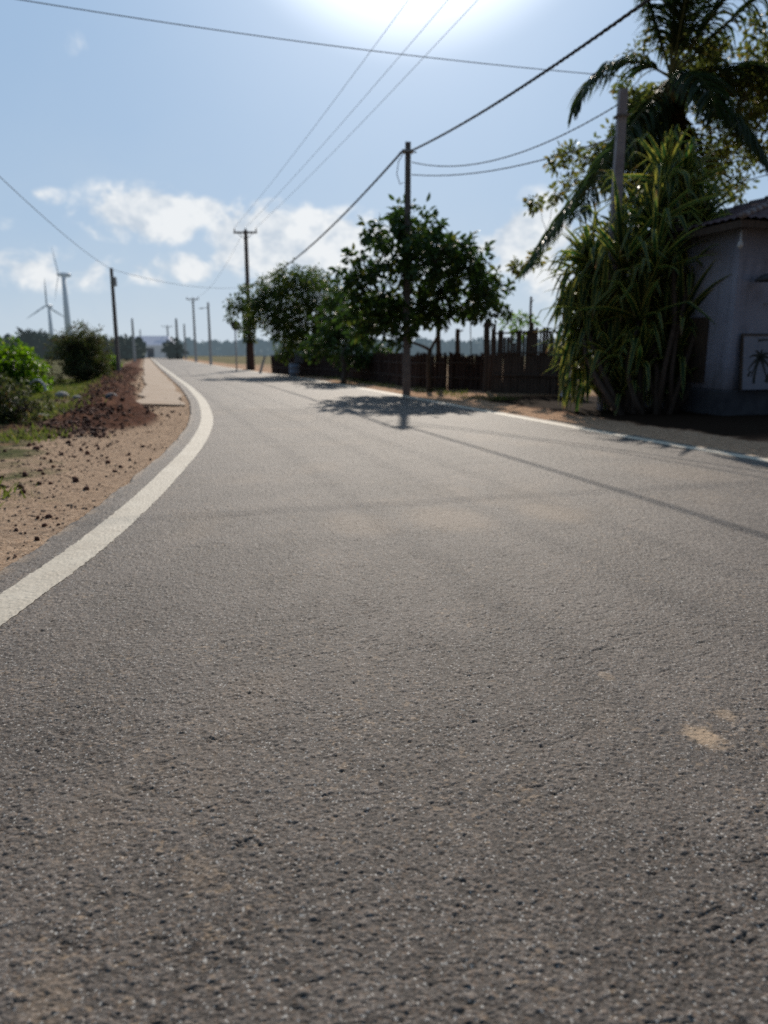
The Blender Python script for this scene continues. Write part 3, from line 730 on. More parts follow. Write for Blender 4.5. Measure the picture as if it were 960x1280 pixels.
# ---------------------------------------------------------------- house
ax_a = Vector((-math.sin(R(17.5)), math.cos(R(17.5)), 0)); ax_b = Vector((math.cos(R(17.5)), math.sin(R(17.5)), 0))
C0 = Vector((5.72, 12.5, .05)); hrz = R(17.5)
house = empty('small_house', C0, 'small white walled house with a clay tiled roof on the right', 'house')
LA, LB = 3.3, 7.2
def hp(b_, a_, z): return C0+ax_b*b_+ax_a*a_+Vector((0, 0, z))
def hbox(mb, b0, b1, a0, a1, z0, z1):
    mb.box(hp((b0+b1)/2, (a0+a1)/2, (z0+z1)/2), (b1-b0, a1-a0, z1-z0), hrz)
EZ = 3.10
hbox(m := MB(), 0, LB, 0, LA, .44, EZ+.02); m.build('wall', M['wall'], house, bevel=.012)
hbox(m := MB(), -.07, LB+.07, -.07, LA+.07, -.2, .437); m.build('plinth', M['plinth'], house, bevel=.02)
hbox(m := MB(), -.03, .09, -.03, .09, .44, EZ-.1); m.build('corner_pilaster', M['wall'], house, bevel=.01)
wn = M['wall'].node_tree; TW = NT(wn); bs = [q_ for q_ in wn.nodes if q_.type == 'BSDF_PRINCIPLED'][0]
old = bs.inputs['Base Color'].links[0].from_socket; co_ = TW.n('ShaderNodeTexCoord').outputs['Object']
mp_ = TW.n('ShaderNodeMapping'); mp_.inputs['Scale'].default_value = (1, 1, .12); TW.l(co_, mp_.inputs[0])
sz_ = TW.n('ShaderNodeSeparateXYZ'); TW.l(co_, sz_.inputs[0])
nz_ = TW.noise(co_, 5, 6, .7); run_ = TW.noise(mp_.outputs[0], 9, 5, .65)
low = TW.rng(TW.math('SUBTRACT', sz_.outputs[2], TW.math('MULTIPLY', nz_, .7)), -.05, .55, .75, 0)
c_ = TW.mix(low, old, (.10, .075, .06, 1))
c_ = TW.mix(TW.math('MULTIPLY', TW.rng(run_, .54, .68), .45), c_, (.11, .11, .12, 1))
c_ = TW.mix(TW.rng(sz_.outputs[2], 2.3, 3.0, 0, .55), c_, (.05, .048, .05, 1))  # eave shadow painted into the top of the wall
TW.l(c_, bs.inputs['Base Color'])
# roof: hipped, each slope a sheet of rounded tile courses
OV = .26; pitch = math.tan(R(26)); HB, HA = LB+2*OV, LA+2*OV
RA, RB, RISE = HA/2-.001, 3.3, 1.02
def roof_slope(edge_p, along, inward, length, run_max, trim):
    V = []; F = []
    nx = int(length/.035); ny_ = int(run_max/.045)
    for j in range(ny_+1):
        r = run_max*j/ny_; q = trim*j/ny_
        for i in range(nx+1):
            s = q+(length-2*q)*i/nx
            wave = .030*abs(math.sin(math.pi*s/.17)); course = -.020*((r/.26) % 1.0)
            p = edge_p+along*s+inward*r+Vector((0, 0, RISE*j/ny_+wave+course)); V.append(tuple(p))
    for j in range(ny_):
        for i in range(nx):
            a = j*(nx+1)+i; F.append((a, a+1, a+nx+2, a+nx+1))
    return V, F
E0 = hp(-OV, -OV, EZ)
mb = MB()
v, f = roof_slope(E0, ax_a, ax_b, HA, RB, RA); mb.add(v, f)
v, f = roof_slope(E0, ax_b, ax_a, HB, RA, RB); mb.add(v, f)
v, f = roof_slope(E0+ax_b*HB, ax_a, -ax_b, HA, RB, RA); mb.add(v, f)
v, f = roof_slope(E0+ax_a*HA, ax_b, -ax_a, HB, RA, RB); mb.add(v, f)
roof = mb.build('roof', M['tile'], house, True)
mb = MB()
pk = E0+ax_a*RA+ax_b*RB+Vector((0, 0, RISE)); pk2 = E0+ax_a*RA+ax_b*(HB-RB)+Vector((0, 0, RISE))
for q0, q1 in ((E0, pk), (E0+ax_b*HB, pk2), (E0+ax_a*HA, pk), (pk, pk2)):
    N = int((q1-q0).length/.3)+1
    for i in range(N):
        a = q0.lerp(q1, i/N); c = q0.lerp(q1, (i+1)/N); mb.tube([a+Vector((0, 0, .035)), c+Vector((0, 0, .02))], [.055, .045], 8)
rc = mb.build('ridge_cap', M['ridge'], house, True); 
hbox(m := MB(), -OV+.03, -OV+.06, -OV+.03, LA+OV-.03, EZ-.13, EZ-.02); hbox(m, -OV+.065, LB+OV-.03, -OV+.03, -OV+.06, EZ-.13, EZ-.02); m.build('fascia', M['wood'], house)
hbox(m := MB(), -OV+.065, 0-.035, -OV+.065, LA+OV-.07, EZ-.05, EZ-.02); hbox(m, 0, LB+OV-.07, -OV+.065, -.035, EZ-.05, EZ-.02); m.build('soffit', M['wood'], house)
# dark side window mostly behind the leaves and a bulb under the eave
hbox(m := MB(), -.035, -.002, .55, 1.35, .55, 1.65); m.build('shutter', M['wood'], house)
bc = hp(-.10, -.10, 2.72); m = MB().tube([bc+Vector((0, 0, z)) for z in (.22, .07, .05, .0, -.04, -.055)], [.012, .018, .03, .045, .03, .006], 10)
m.build('bulb', M['white'], house, True)
# bracket lamp on the front wall
m = MB(); q = hp(.36, -.03, 2.22)
m.tube([q, q-ax_a*.10+Vector((0, 0, .05)), q-ax_a*.2+Vector((0, 0, .02))], .015, 8)
m.tube([q-ax_a*.2+Vector((0, 0, .07)), q-ax_a*.2+Vector((0, 0, .02)), q-ax_a*.2+Vector((0, 0, -.02)), q-ax_a*.2+Vector((0, 0, -.05))], [.03, .10, .17, .16], 14)
m.build('wall_lamp', M['dark'], house, True)
# painted board leaning on the front wall
bd = empty('picture_board', hp(.6, -.12, .44), 'white board painted with a dark palm standing against the front wall', 'board')
m = MB(); P0 = hp(.18, -.12, .45)
def bp_(x, z, d=0): return P0+ax_b*x+ax_a*(.085*z-d)+Vector((0, 0, z))
BW, BH = .80, .88
def bpanel(mb, x0, x1, z0, z1, d0, d1):
    vs = [bp_(x0, z0, d0), bp_(x1, z0, d0), bp_(x1, z1, d0), bp_(x0, z1, d0), bp_(x0, z0, d1), bp_(x1, z0, d1), bp_(x1, z1, d1), bp_(x0, z1, d1)]
    mb.add(vs, [(0, 3, 2, 1), (4, 5, 6, 7), (0, 1, 5, 4), (1, 2, 6, 5), (2, 3, 7, 6), (3, 0, 4, 7)])
M['boardpaint'] = mat_plain('board_paint', (.25, .25, .30), (.31, .31, .36), 4, .8, .1, 30); bpanel(m, .0, BW, 0, BH, -.01, .012); m.build('board', M['boardpaint'], bd)
m = MB(); bpanel(m, -.03, 0, -.0, BH+.03, -.012, .024); bpanel(m, BW, BW+.03, 0, BH+.03, -.012, .024); bpanel(m, .002, BW-.002, BH, BH+.03, -.012, .024); m.build('frame', M['wood'], bd)
m = MB()
def stroke(pts, w):
    pts = [Vector((a, b)) for a, b in pts]; vs = []; fs = []
    for i, p in enumerate(pts):
        d = pts[min(i+1, len(pts)-1)]-pts[max(i-1, 0)]; d.normalize(); nrm = Vector((-d.y, d.x))*w*(1-.75*i/(len(pts)-1))
        a = p+nrm; c = p-nrm; vs += [bp_(a.x, a.y, .016), bp_(c.x, c.y, .016)]
    for i in range(len(pts)-1): fs.append((2*i, 2*i+1, 2*i+3, 2*i+2))
    m.add(vs, fs)
stroke([(.24, .10), (.25, .22), (.29, .36), (.36, .50)], .03)
for a in (-2.8, -2.3, 2.6, 2.0, 1.4, .8, .3, -.4, -1.0):
    x, z = .36, .52; pp = [(x, z)]
    for i in range(5):
        x += .052*math.cos(a-.0); z += .05*math.sin(a)-.012*i; pp.append((x, z))
    stroke(pp, .032)
stroke([(.12, .22), (.16, .30), (.22, .27)], .025); stroke([(.5, .12), (.56, .28), (.60, .32)], .04); stroke([(.66, .1), (.64, .35), (.55, .5)], .03)
stroke([(.30, .80), (.45, .815), (.6, .80)], .02)
m.build('painted_palm', mat_plain('black_paint', (.02, .025, .02), (.04, .04, .035), 9, .7, 0), bd)

# ---------------------------------------------------------------- fences
def along(p, q, t): return p.lerp(q, t)
Fp = [G(334, 466), G(420, 473.5), G(512, 487), G(603, 493)]
for p in Fp: p += Vector((.25, .2, 0))
fence = empty('brushwood_fence', Fp[3], 'long low dark brushwood fence along the right side of the road', 'fence')
m = MB()
for a, b_ in zip(Fp[:-1], Fp[1:]):
    L = (b_-a).length; n = int(L/.017)
    for i in range(n):
        q = a.lerp(b_, (i+random.random()*.6)/n); q.z = gz(q.x, q.y)-.05
        h = .95+.14*vnoise(np.array([q.y*1.7]), np.array([q.x]), 4)[0]+random.uniform(-.07, .06)
        tl = Vector((random.gauss(0, .035), random.gauss(0, .035), 0)); q += Vector((random.gauss(0, .02), random.gauss(0, .02), 0))
        w = random.uniform(.016, .034)
        m.tube([q, q+Vector((tl.x*.5, tl.y*.5, h*.5)), q+tl+Vector((0, 0, h))], [w, w*.95, w*.6], 5)
m.build('stick_panel', M['thatch'], fence)
for hz in (.32, .74):
    m = MB()
    for a, b_ in zip(Fp[:-1], Fp[1:]):
        a2 = a.copy(); b2 = b_.copy(); a2.z = gz(a.x, a.y)+hz; b2.z = gz(b_.x, b_.y)+hz
        off = Vector((-.045, -.045, 0)); m.tube([a2+off, a2.lerp(b2, .5)+off+Vector((0, 0, .02)), b2+off], .018, 6)
    m.build('rail', M['wood'], fence)
def post(name, base, h, w, label, mat='wood', cat='post', group=None, tilt=(0, 0), shape='round', parent=None):
    top = base+Vector((tilt[0], tilt[1], h)); m = MB()
    pts = [base-Vector((0, 0, .1)), base.lerp(top, .4)+Vector((w*.2, 0, 0)), base.lerp(top, .8), top]
    m.tube(pts, [w*.55, w*.52, w*.48, w*.44], 4 if shape == 'square' else 9, rot0=math.pi/4)
    if shape == 'round' and not parent: m.tube([base.lerp(top, .93)+Vector((-w*.3, 0, 0)), base.lerp(top, .95)+Vector((w*1.1, 0, .05))], [w*.2, w*.12], 5)
    o = m.build(name, M[mat], parent)
    if not parent: tag(o, label, cat, group)
    return o
q = at(607, 470, 19.9); q.z = gz(q.x, q.y); post('fence_post', q, at(607, 403, 19.9).z-q.z, .17, 'stout dark wooden post where brushwood fence meets picket gate')
q = at(547, 470, 22.4); q.z = gz(q.x, q.y); post('fence_post', q, at(547, 402, 22.4).z-q.z, .15, 'left one of two bare posts standing behind the brushwood fence')
q = at(571, 470, 22.6); q.z = gz(q.x, q.y); post('fence_post', q, at(571, 411, 22.6).z-q.z, .15, 'shorter right one of two bare posts standing behind the brushwood fence')
q = at(660, 470, 21.2); q.z = gz(q.x, q.y); post('fence_post', q, at(660, 371, 21.2).z-q.z, .07, 'tall thin pole rising behind the picket gate')
q = at(590, 470, 21.4); q.z = gz(q.x, q.y); post('fence_post', q, at(590, 385, 21.4).z-q.z, .028, 'very thin stick leaning beside the young tree', tilt=(-.1, 0))
# picket gate and its run of pickets
Ga, Gb = at(616, 493, 19.6), at(712, 497, 18.2); Ga.z = gz(Ga.x, Ga.y); Gb.z = gz(Gb.x, Gb.y)
gate = empty('picket_fence', Ga, 'ragged dark picket fence of uneven wooden stakes beside the striped plant', 'fence')
m = MB(); L = (Gb-Ga).length; n = int(L/.088)
for i in range(n):
    q = Ga.lerp(Gb, (i+.5)/n); h = random.choice((1.45, 1.6, 1.66, 1.72, 1.58, 1.62, 1.3)); w = random.uniform(.06, .10)
    tl = Vector((random.gauss(0, .03), 0, 0))
    m.box(q+Vector((0, 0, h/2-.04)), (w, .022, h), random.uniform(-.15, .15)-.70, .8, tilt=Matrix.Rotation(random.gauss(0, .02), 3, 'Y'))
m.build('picket', M['wood'], gate)
m = MB(); n = int(L/.03)
for i in range(n):
    q = Ga.lerp(Gb, (i+random.random())/n)+Vector((.03, .05, 0)); h = random.uniform(.88, 1.06)
    m.tube([q, q+Vector((random.gauss(0, .02), 0, h))], [.024, .016], 5)
m.build('lower_stick_panel', M['thatch'], gate)
for hz in (.45, 1.0, 1.5):
    m = MB(); dd = Vector((-.03, -.04, hz)); m.tube([Ga+dd, Ga.lerp(Gb, .5)+dd+Vector((0, 0, .015)), Gb+dd], .024, 6); m.build('rail', M['wood'], gate)
for t in (.0, .5):
    q = Ga.lerp(Gb, t)+Vector((0, .07, 0)); post('post', q, 1.75, .1, '', parent=gate)
# white pillar partly behind the leaves
q = at(712, 470, 17.6); q.z = gz(q.x, q.y)
pil = empty('gate_pillar', q, 'short white masonry pillar half hidden behind the striped plant', 'pillar')
MB().box(q+Vector((0, 0, .52)), (.30, .30, 1.1), hrz).build('shaft', M['white'], pil, bevel=.02)
MB().box(q+Vector((0, 0, 1.11)), (.38, .38, .07), hrz).build('cap', M['concrete'], pil, bevel=.01)

# ---------------------------------------------------------------- utility poles and cables
def upole(u, Y, vtop, w, label, arm=None, shape='square', mat='pole', group=None, name='utility_pole', extra=None, base=None, lean=0.0):
    top = at(u, vtop, Y); b = base or Vector((top.x-lean, Y, gz(top.x, Y) if Y < 70 else -.05)); 
    root = empty(name, b, label, 'utility pole', group)
    m = MB(); n = 6
    pts = [b-Vector((0, 0, .2))]+[b.lerp(top, i/n) for i in range(1, n+1)]
    m.tube(pts, [w*.72-(w*.24)*i/n for i in range(n+1)], 4 if shape == 'square' else 10, rot0=math.pi/4)
    m.build('pole', M[mat], root, shape != 'square')
    if arm:
        m = MB(); d = arm[1]; z = Vector((0, 0, -arm[2]))
        dv = Vector((math.cos(d), math.sin(d), 0)); p = top+z+Vector((0, -w*.5, 0))
        m.box(p, (arm[0], .09, .11), d); m.tube([p+dv*arm[0]*.35, p-Vector((0, 0, arm[0]*.3))], .02, 5); m.tube([p-dv*arm[0]*.35, p-Vector((0, 0, arm[0]*.3))], .02, 5)
        m.build('crossarm', M[mat], root)
        for k in (-.46, 0.02, .46):
            q = p+dv*arm[0]*k+Vector((0, 0, .05))
            MB().tube([q, q+Vector((0, 0, .06)), q+Vector((0, 0, .12)), q+Vector((0, 0, .17)), q+Vector((0, 0, .21))], [.02, .05, .035, .055, .02], 8).build('insulator', M['ins'] if mat != 'hazepole' else M[mat], root, True)
    return root, top
M['ins'] = mat_plain('brown_porcelain', (.10, .05, .035), (.14, .07, .05), 5, .3, 0, spec=.6)
P1, T1 = upole(510, 20.75, 178, .21, 'square concrete utility pole in front of the broad leafy tree', mat='pole')
m = MB(); q = T1+Vector((0, 0, -.22)); m.box(q, (.27, .27, .05), 0); m.tube([q+Vector((-.12, 0, 0)), q+Vector((-.22, -.03, -.03))], .018, 6); m.tube([q+Vector((.12, 0, 0)), q+Vector((.22, -.03, -.03))], .018, 6)
m.build('clamp', M['metal'], P1)
lp = T1+Vector((-.12, -.14, -.3)); m = MB(); m.tube([lp, lp+Vector((-.13, 0, -.2)), lp+Vector((-.17, 0, -.5)), lp+Vector((-.08, 0, -.75)), lp+Vector((.0, 0, -.7))], .011, 5); m.build('cable_loop', M['dark'], P1)
P2, T2 = upole(307, 50, 288, .30, 'tall pole with a crossarm and a vine grown base beyond the trees', arm=(1.5, -.05, .15))
m = MB(); b2 = P2.location; m.tube([b2, b2+Vector((0, 0, 1.0)), b2+Vector((0, 0, 1.9))], [.30, .27, .24], 9); m.build('dark_wrap', M['thatch'], P2)
LP = []; LD = []
for _ in range(1500):
    z = random.uniform(1.8, 4.6); a = random.uniform(0, 6.28); r = .2+.16*random.random()
    LP.append(b2+Vector((math.cos(a)*r, math.sin(a)*r, z))); LD.append(Vector((math.cos(a), math.sin(a), -.5)))
batch('vine', LEAF_V, LEAF_T, np.array(LP), rot_to(np.array(LD), rng.normal(0, .8, len(LP))), .16*(.6+.8*rng.random(len(LP))), M['leaf_mid'], P2, LEAF_UV)
P3, T3 = upole(139, 36.5, 335, .17, 'slim pole with a small meter box standing behind the round bush', mat='pole')
MB().box(T3+Vector((.12, -.05, -.62)), (.18, .2, .42)).build('meter_box', M['metal'], P3, bevel=.02)
MB().box(T3+Vector((.0, -.12, -.4)), (.06, .06, .3)).build('bracket', M['metal'], P3)
P4, T4 = upole(779, 13.9, 112, .20, 'pale square concrete pole rising out of the striped leaf clump', mat='polelilac')
m = MB(); m.box(T4+Vector((0, 0, -.42)), (.215, .215, .03)); m.build('clamp', M['pole'], P4)
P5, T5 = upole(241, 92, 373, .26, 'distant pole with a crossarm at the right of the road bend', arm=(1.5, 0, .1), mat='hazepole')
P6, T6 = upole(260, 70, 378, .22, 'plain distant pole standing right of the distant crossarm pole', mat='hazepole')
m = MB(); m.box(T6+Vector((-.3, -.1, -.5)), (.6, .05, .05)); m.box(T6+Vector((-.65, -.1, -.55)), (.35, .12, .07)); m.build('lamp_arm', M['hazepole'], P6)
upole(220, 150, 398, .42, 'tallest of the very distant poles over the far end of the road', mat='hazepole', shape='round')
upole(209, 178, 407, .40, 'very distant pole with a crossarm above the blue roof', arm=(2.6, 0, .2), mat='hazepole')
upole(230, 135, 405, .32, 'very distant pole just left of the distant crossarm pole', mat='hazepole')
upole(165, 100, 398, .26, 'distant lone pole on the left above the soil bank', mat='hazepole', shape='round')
upole(175, 190, 412, .30, 'faint small pole left of the blue roofed building', mat='hazepole', shape='round')

def cable(name, p, q, sag, r, label, twist=0, mat='dark', n=60):
    p = Vector(p); q = Vector(q); ctr = []
    if twist: n = int((q-p).length/.12)
    for i in range(n+1):
        t = i/n; ctr.append(p.lerp(q, t)+Vector((0, 0, -4*sag*t*(1-t))))
    m = MB()
    if twist:
        d = (q-p).normalized(); sd = d.cross(Vector((0, 0, 1))).normalized(); upv = sd.cross(d)
        for k in range(3):
            pts = [c+(sd*math.cos(i*.12/twist*6.283+k*2.094)+upv*math.sin(i*.12/twist*6.283+k*2.094))*r*.62 for i, c in enumerate(ctr)]
            m.tube(pts, r*.55, 5)
    else: m.tube(ctr, r, 6)
    o = m.build(name, M[mat], None, True); tag(o, label, 'cable'); return o
A1 = T1+Vector((0, -.14, -.22)); low2 = at(309, 357, 49.8)
cable('bundled_cable', A1+Vector((.12, 0, 0)), (8.7, -12, 6.6), 1.12, .025, 'thick twisted black cable climbing from middle pole to the upper right', .5)
cable('bundled_cable', A1+Vector((-.12, 0, 0)), low2, .62, .030, 'thick twisted black cable sagging left from the middle pole to the far pole', .5)
arm = T2+Vector((0, -.15, .05))
for k, (u, v), ds in ((-.69, (492, 25), 'leftmost of three thin wires fanning from the crossarm to the sky'), (.03, (547, 15), 'middle of three thin wires fanning from the crossarm to the sky'), (.69, (597, 0), 'rightmost of three thin wires fanning from the crossarm to the sky')):
    p = arm+Vector((k, 0, .1)); x, y, z = ray(u, v); t = (8.3-CH)/z; mid = Vector((x*t, y*t, 8.3))
    d = (mid-p); f_ = 2.05; e = p+d*f_; t0 = 1/f_; e.z = 8.9
    zline = p.z+(e.z-p.z)*t0; sag = max(.05, (zline-8.3)/(4*t0*(1-t0)))
    cable('overhead_wire', p, e, sag, .0065, ds, mat='wire')
cable('service_wire', T1+Vector((.1, -.1, -.5)), T4+Vector((-.1, 0, -.25)), .42, .014, 'upper of two thin service wires sagging from the middle pole to the pale pole', .3, mat='wire')
cable('service_wire', T1+Vector((.1, -.1, -.8)), T4+Vector((-.1, 0, -.75)), .22, .014, 'lower of two thin service wires sagging from the middle pole to the pale pole', .3, mat='wire')
pa = at(170, 0, 14.2); pz = at(735, 88, 16.8); dv = pa-pz
cable('overhead_wire', pz+dv*2.0, pz-dv*.12, .28, .008, 'single thin wire crossing the top of the sky from left to right', mat='wire')
pl = at(0, 200, 16.5); dv = pl-T3; cable('overhead_wire', T3+Vector((0, 0, -.05)), Vector((T3.x+dv.x*2.2, T3.y+dv.y*2.2, 5.9)), .75, .008, 'thin wire coming down at the left edge to the slim pole', mat='wire')
cable('overhead_wire', T3+Vector((0, 0, -.05)), low2+Vector((0, 0, -.1)), .35, .009, 'thin wire strung between the slim pole and the crossarm pole', mat='wire')
cable('overhead_wire', arm+Vector((0, .1, .1)), T5, 1.0, .008, 'thin wire receding from the crossarm pole to the distant crossarm pole', mat='wire')

# ---------------------------------------------------------------- small things by the far right verge
q = G(296, 463.5); sg = empty('road_sign', q, 'round road sign seen from behind on a thin white post', 'road sign')
MB().tube([q-Vector((0, 0, .1)), q+Vector((0, 0, 3.0))], .045, 8).build('post', M['white'], sg, True)
tp = at(295, 407, q.y); m = MB(); m.tube([tp+Vector((0, -.06, 0)), tp+Vector((0, -.05, 0)), tp+Vector((0, -.03, 0))], [.27, .30, .30], 20); m.build('plate', M['plinth'], sg)
q = G(325, 466); top = at(331, 446, q.y)
m = MB().tube([q-Vector((0, 0, .05)), q.lerp(top, .5), top], [.10, .085, .07], 4, rot0=.78)
m.box(top+Vector((0, 0, .01)), (.16, .16, .04)); tag(m.build('marker_post', M['white']), 'white concrete marker post leaning beside the road', 'marker post')
q = G(368, 470.5)+Vector((0, .05, 0)); dr = empty('water_drum', q, 'pale blue grey drum standing in front of the brushwood fence', 'drum')
M['drum'] = mat_plain('faded_drum', (.20, .23, .29), (.28, .31, .37), 4, .6, .2, 20)
MB().tube([q+Vector((0, 0, z)) for z in (-.02, .0, .18, .2, .22, .42, .44, .46, .6, .62)], [.2, .24, .25, .27, .25, .25, .27, .25, .24, .22], 18).build('body', M['drum'], dr, True)
MB().tube([q+Vector((0, 0, .625)), q+Vector((0, 0, .65))], [.26, .25], 18).build('lid', M['plinth'], dr)
q = G(378, 470)+Vector((.2, .9, 0)); bn = empty('roadside_board', q, 'low blue grey board on two legs behind the drum', 'board')
MB().box(q+Vector((0, 0, .82)), (1.3, .05, .45), .3).build('panel', M['drum'], bn, bevel=.01)
for s in (-.5, .5): MB().box(q+Vector((s*.95, s*.3, .3)), (.06, .06, .65)).build('leg', M['wood'], bn)

# litter and stones on the left
q = GG(50, 493); m = MB(); pts = [q+Vector((.28*math.cos(a)-.1, .1*math.sin(a), .45*math.sin(a)-.03)) for a in np.linspace(0, math.pi*.75, 12)]
m.tube(pts, .035, 8); tag(m.build('bent_pipe', M['white'], None, True), 'pale curved pipe sticking up beside the leafy shrub', 'pipe')
for (u, v, s, lab) in ((78, 497, .26, 'larger pale rock lying under the round bush'), (97, 503, .14, 'smaller pale rock lying right of the larger rock'), (52, 522, .12, 'grey rock lying in the grass at the left'), (32, 508, .10, 'whitish rock near the pale curved pipe'),
                       (140, 508, .2, 'dark rock at the near end of the soil bank')):
    q = GG(u, v); me = bpy.data.meshes.new('rock'); me.from_pydata([(a*s*1.3, b*s, c*s*.7) for a, b, c in ROCK_V], [], ROCK_F)
    o = link('rock', me, M['concrete'] if 'dark' not in lab else M['plinth']); o.location = q+Vector((0, 0, s*.2)); o.rotation_euler = (0, 0, random.random()*6)
    sm = o.modifiers.new('sub', 'SUBSURF'); sm.levels = 1; sm.render_levels = 1; tag(o, lab, 'rock')

# ---------------------------------------------------------------- far background
def wood(name, label, u0, u1, Y, vt, mat, leaf, n, base_v=444, amp=4, yj=14):
    P = []; S = []
    for _ in range(n):
        u = random.uniform(u0, u1); Yq = Y+random.uniform(-yj, yj)
        tp = vt-amp*(fbm(np.array([u*.045]), np.array([Y*.1]), 4, 300)[0]-.5)*2.4
        v = tp+(base_v-tp)*random.random()**.75
        q = at(u, v, Yq); P.append((q.x, Yq, max(q.z, .1))); S.append(leaf*random.uniform(.5, 1.2))
    o = batch(name, LEAF_V, LEAF_T, np.array(P), rot_to(runit(n), rng.random(n)*6), np.array(S)[:, None]*np.array([[2.4, 1.2, 1]]), M[mat])
    tag(o, label, 'trees', kind='stuff'); return o
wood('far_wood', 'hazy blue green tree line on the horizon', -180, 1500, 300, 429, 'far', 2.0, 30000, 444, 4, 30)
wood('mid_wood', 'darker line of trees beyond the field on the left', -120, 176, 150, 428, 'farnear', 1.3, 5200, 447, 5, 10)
def far_tree(u, Y, vt, r, label):
    b = at(u, 441, Y); b.z = 0
    bl = [(at(u+random.uniform(-.6, .6)*r, vt+random.uniform(.5, 1.6)*r, Y), r*Y/FPX*random.uniform(.6, .8)) for _ in range(6)]
    blob_tree('distant_tree', b, 2.0, bl, label, 'tree', 'farleaf', .9, 10, 3, .3, group='distant trees', spread=.8, depth=.8)
M['farleaf'] = M['farnear']
far_tree(38, 140, 414, 9, 'hazy distant tree above the weed clump on the left'); far_tree(52, 145, 415, 9, 'hazy distant tree just left of the round bush')
far_tree(222, 135, 427, 8, 'hazy distant tree at the right end of the blue roofed building'); far_tree(214, 150, 431, 5, 'low hazy distant tree right of the blue roofed building')
far_tree(158, 115, 428, 7, 'low hazy distant tree left of the road end')
q = at(192, 441, 175); q.z = 0
hb = empty('roadside_building', q, 'distant low building with a blue grey roof at the road end', 'building')
MB().box(q+Vector((0, 0, 1.4)), (9, 7, 2.8)).build('wall', M['farwall'], hb)
m = MB(); m.add([q+Vector(v_) for v_ in ((-5.6, -4.2, 2.8), (5.6, -4.2, 2.8), (5.6, 4.2, 2.8), (-5.6, 4.2, 2.8), (-3.6, 0, 4.9), (3.6, 0, 4.9))], [(0, 1, 5, 4), (1, 2, 5), (2, 3, 4, 5), (3, 0, 4), (0, 3, 2, 1)]); m.build('roof', M['bluehouse'], hb)
MB().box(q+Vector((.4, -3.53, 1.1)), (1.6, .06, 2.2)).build('door', M['white'], hb)
MB().box(q+Vector((-2.6, -3.53, 1.5)), (1.3, .06, 1.0)).build('window', M['plinth'], hb)
# pale pond strip beyond the left bushes
m_pond = mat_plain('pond_water', (.42, .46, .48), (.5, .54, .56), .3, .15, 0, spec=.6)
pp = [G(-60, 458, -.3), G(66, 458, -.3), G(72, 450, -.3), G(-60, 450, -.3)]
me = bpy.data.meshes.new('water'); me.from_pydata([(p.x, p.y, -.33) for p in pp], [], [(0, 1, 2, 3)])
tag(link('water', me, m_pond), kind='structure')

def turbine(hub_u, hub_v, Y, Rr, tw, ndir, d1, label):
    hub = at(hub_u, hub_v, Y); base = Vector((hub.x, Y, 0)); root = empty('wind_turbine', base, label, 'wind turbine', 'wind turbines')
    nd = Vector(ndir).normalized()
    body = hub+nd*Rr*.16
    MB().tube([Vector((body.x, body.y, -1)), Vector((body.x, body.y, hub.z*.5)), Vector((body.x, body.y, hub.z-1.2))], [tw, tw*.8, tw*.55], 16).build('tower', M['turb'], root, True)
    MB().tube([hub+nd*1.2, hub+nd*2, hub+nd*Rr*.32, hub+nd*Rr*.40], [tw*.5, tw*.62, tw*.62, tw*.35], 10).build('nacelle', M['turb'], root, True)
    MB().tube([hub-nd*1.4, hub-nd*.8, hub+nd*.2, hub+nd*1.1], [.1, tw*.3, tw*.45, tw*.45], 12).build('hub', M['turb'], root, True)
    d1 = Vector(d1); d1 = (d1-nd*d1.dot(nd)).normalized(); d2 = nd.cross(d1)
    for k in range(3):
        a = k*2.0944; d = d1*math.cos(a)+d2*math.sin(a); c = nd.cross(d)
        m = MB(); V_ = []; N = 10
        for i in range(N+1):
            t = i/N; w = Rr*(.045+.055*math.sin(math.pi*min(1, t*2.4+.1)) if t < .36 else .10*(1-.78*(t-.36)/.64))*.72
            q_ = hub+d*Rr*t
            V_ += [q_-c*w*.35-nd*.12*w, q_+nd*w*.10-c*w*.1, q_+c*w*.65, q_-nd*w*.14]
        F_ = []
        for i in range(N):
            for j in range(4): F_.append((4*i+j, 4*i+(j+1) % 4, 4*i+4+(j+1) % 4, 4*i+4+j))
        m.add(V_, F_+[(3, 2, 1, 0), (4*N, 4*N+1, 4*N+2, 4*N+3)]); m.build('blade', M['turb'], root, True)
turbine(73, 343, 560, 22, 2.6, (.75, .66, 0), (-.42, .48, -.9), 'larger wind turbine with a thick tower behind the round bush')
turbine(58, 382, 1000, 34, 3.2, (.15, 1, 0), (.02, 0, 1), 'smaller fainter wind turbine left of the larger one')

# ---------------------------------------------------------------- world: sky, haze, clouds
w = bpy.data.worlds.new('World'); sc.world = w; w.use_nodes = True; w.node_tree.nodes.clear(); T = NT(w.node_tree)
out = T.n('ShaderNodeOutputWorld'); bg = T.n('ShaderNodeBackground'); bg.inputs[1].default_value = .1
sky = T.n('ShaderNodeTexSky'); sky.sky_type = 'NISHITA'; sky.sun_disc = False
sky.sun_elevation = R(SUN_EL); sky.sun_rotation = R(SUN_AZ); sky.air_density = 1.0; sky.dust_density = 1.0; sky.ozone_density = 1.5
tcd = T.n('ShaderNodeTexCoord').outputs['Generated']
nrm = T.n('ShaderNodeVectorMath', operation='NORMALIZE'); T.l(tcd, nrm.inputs[0]); sp = T.n('ShaderNodeSeparateXYZ'); T.l(nrm.outputs[0], sp.inputs[0])
az = T.math('ARCTAN2', sp.outputs[0], sp.outputs[1]); el = T.math('ARCSINE', sp.outputs[2])
azd = T.math('MULTIPLY', az, 57.2958); eld = T.math('MULTIPLY', el, 57.2958)
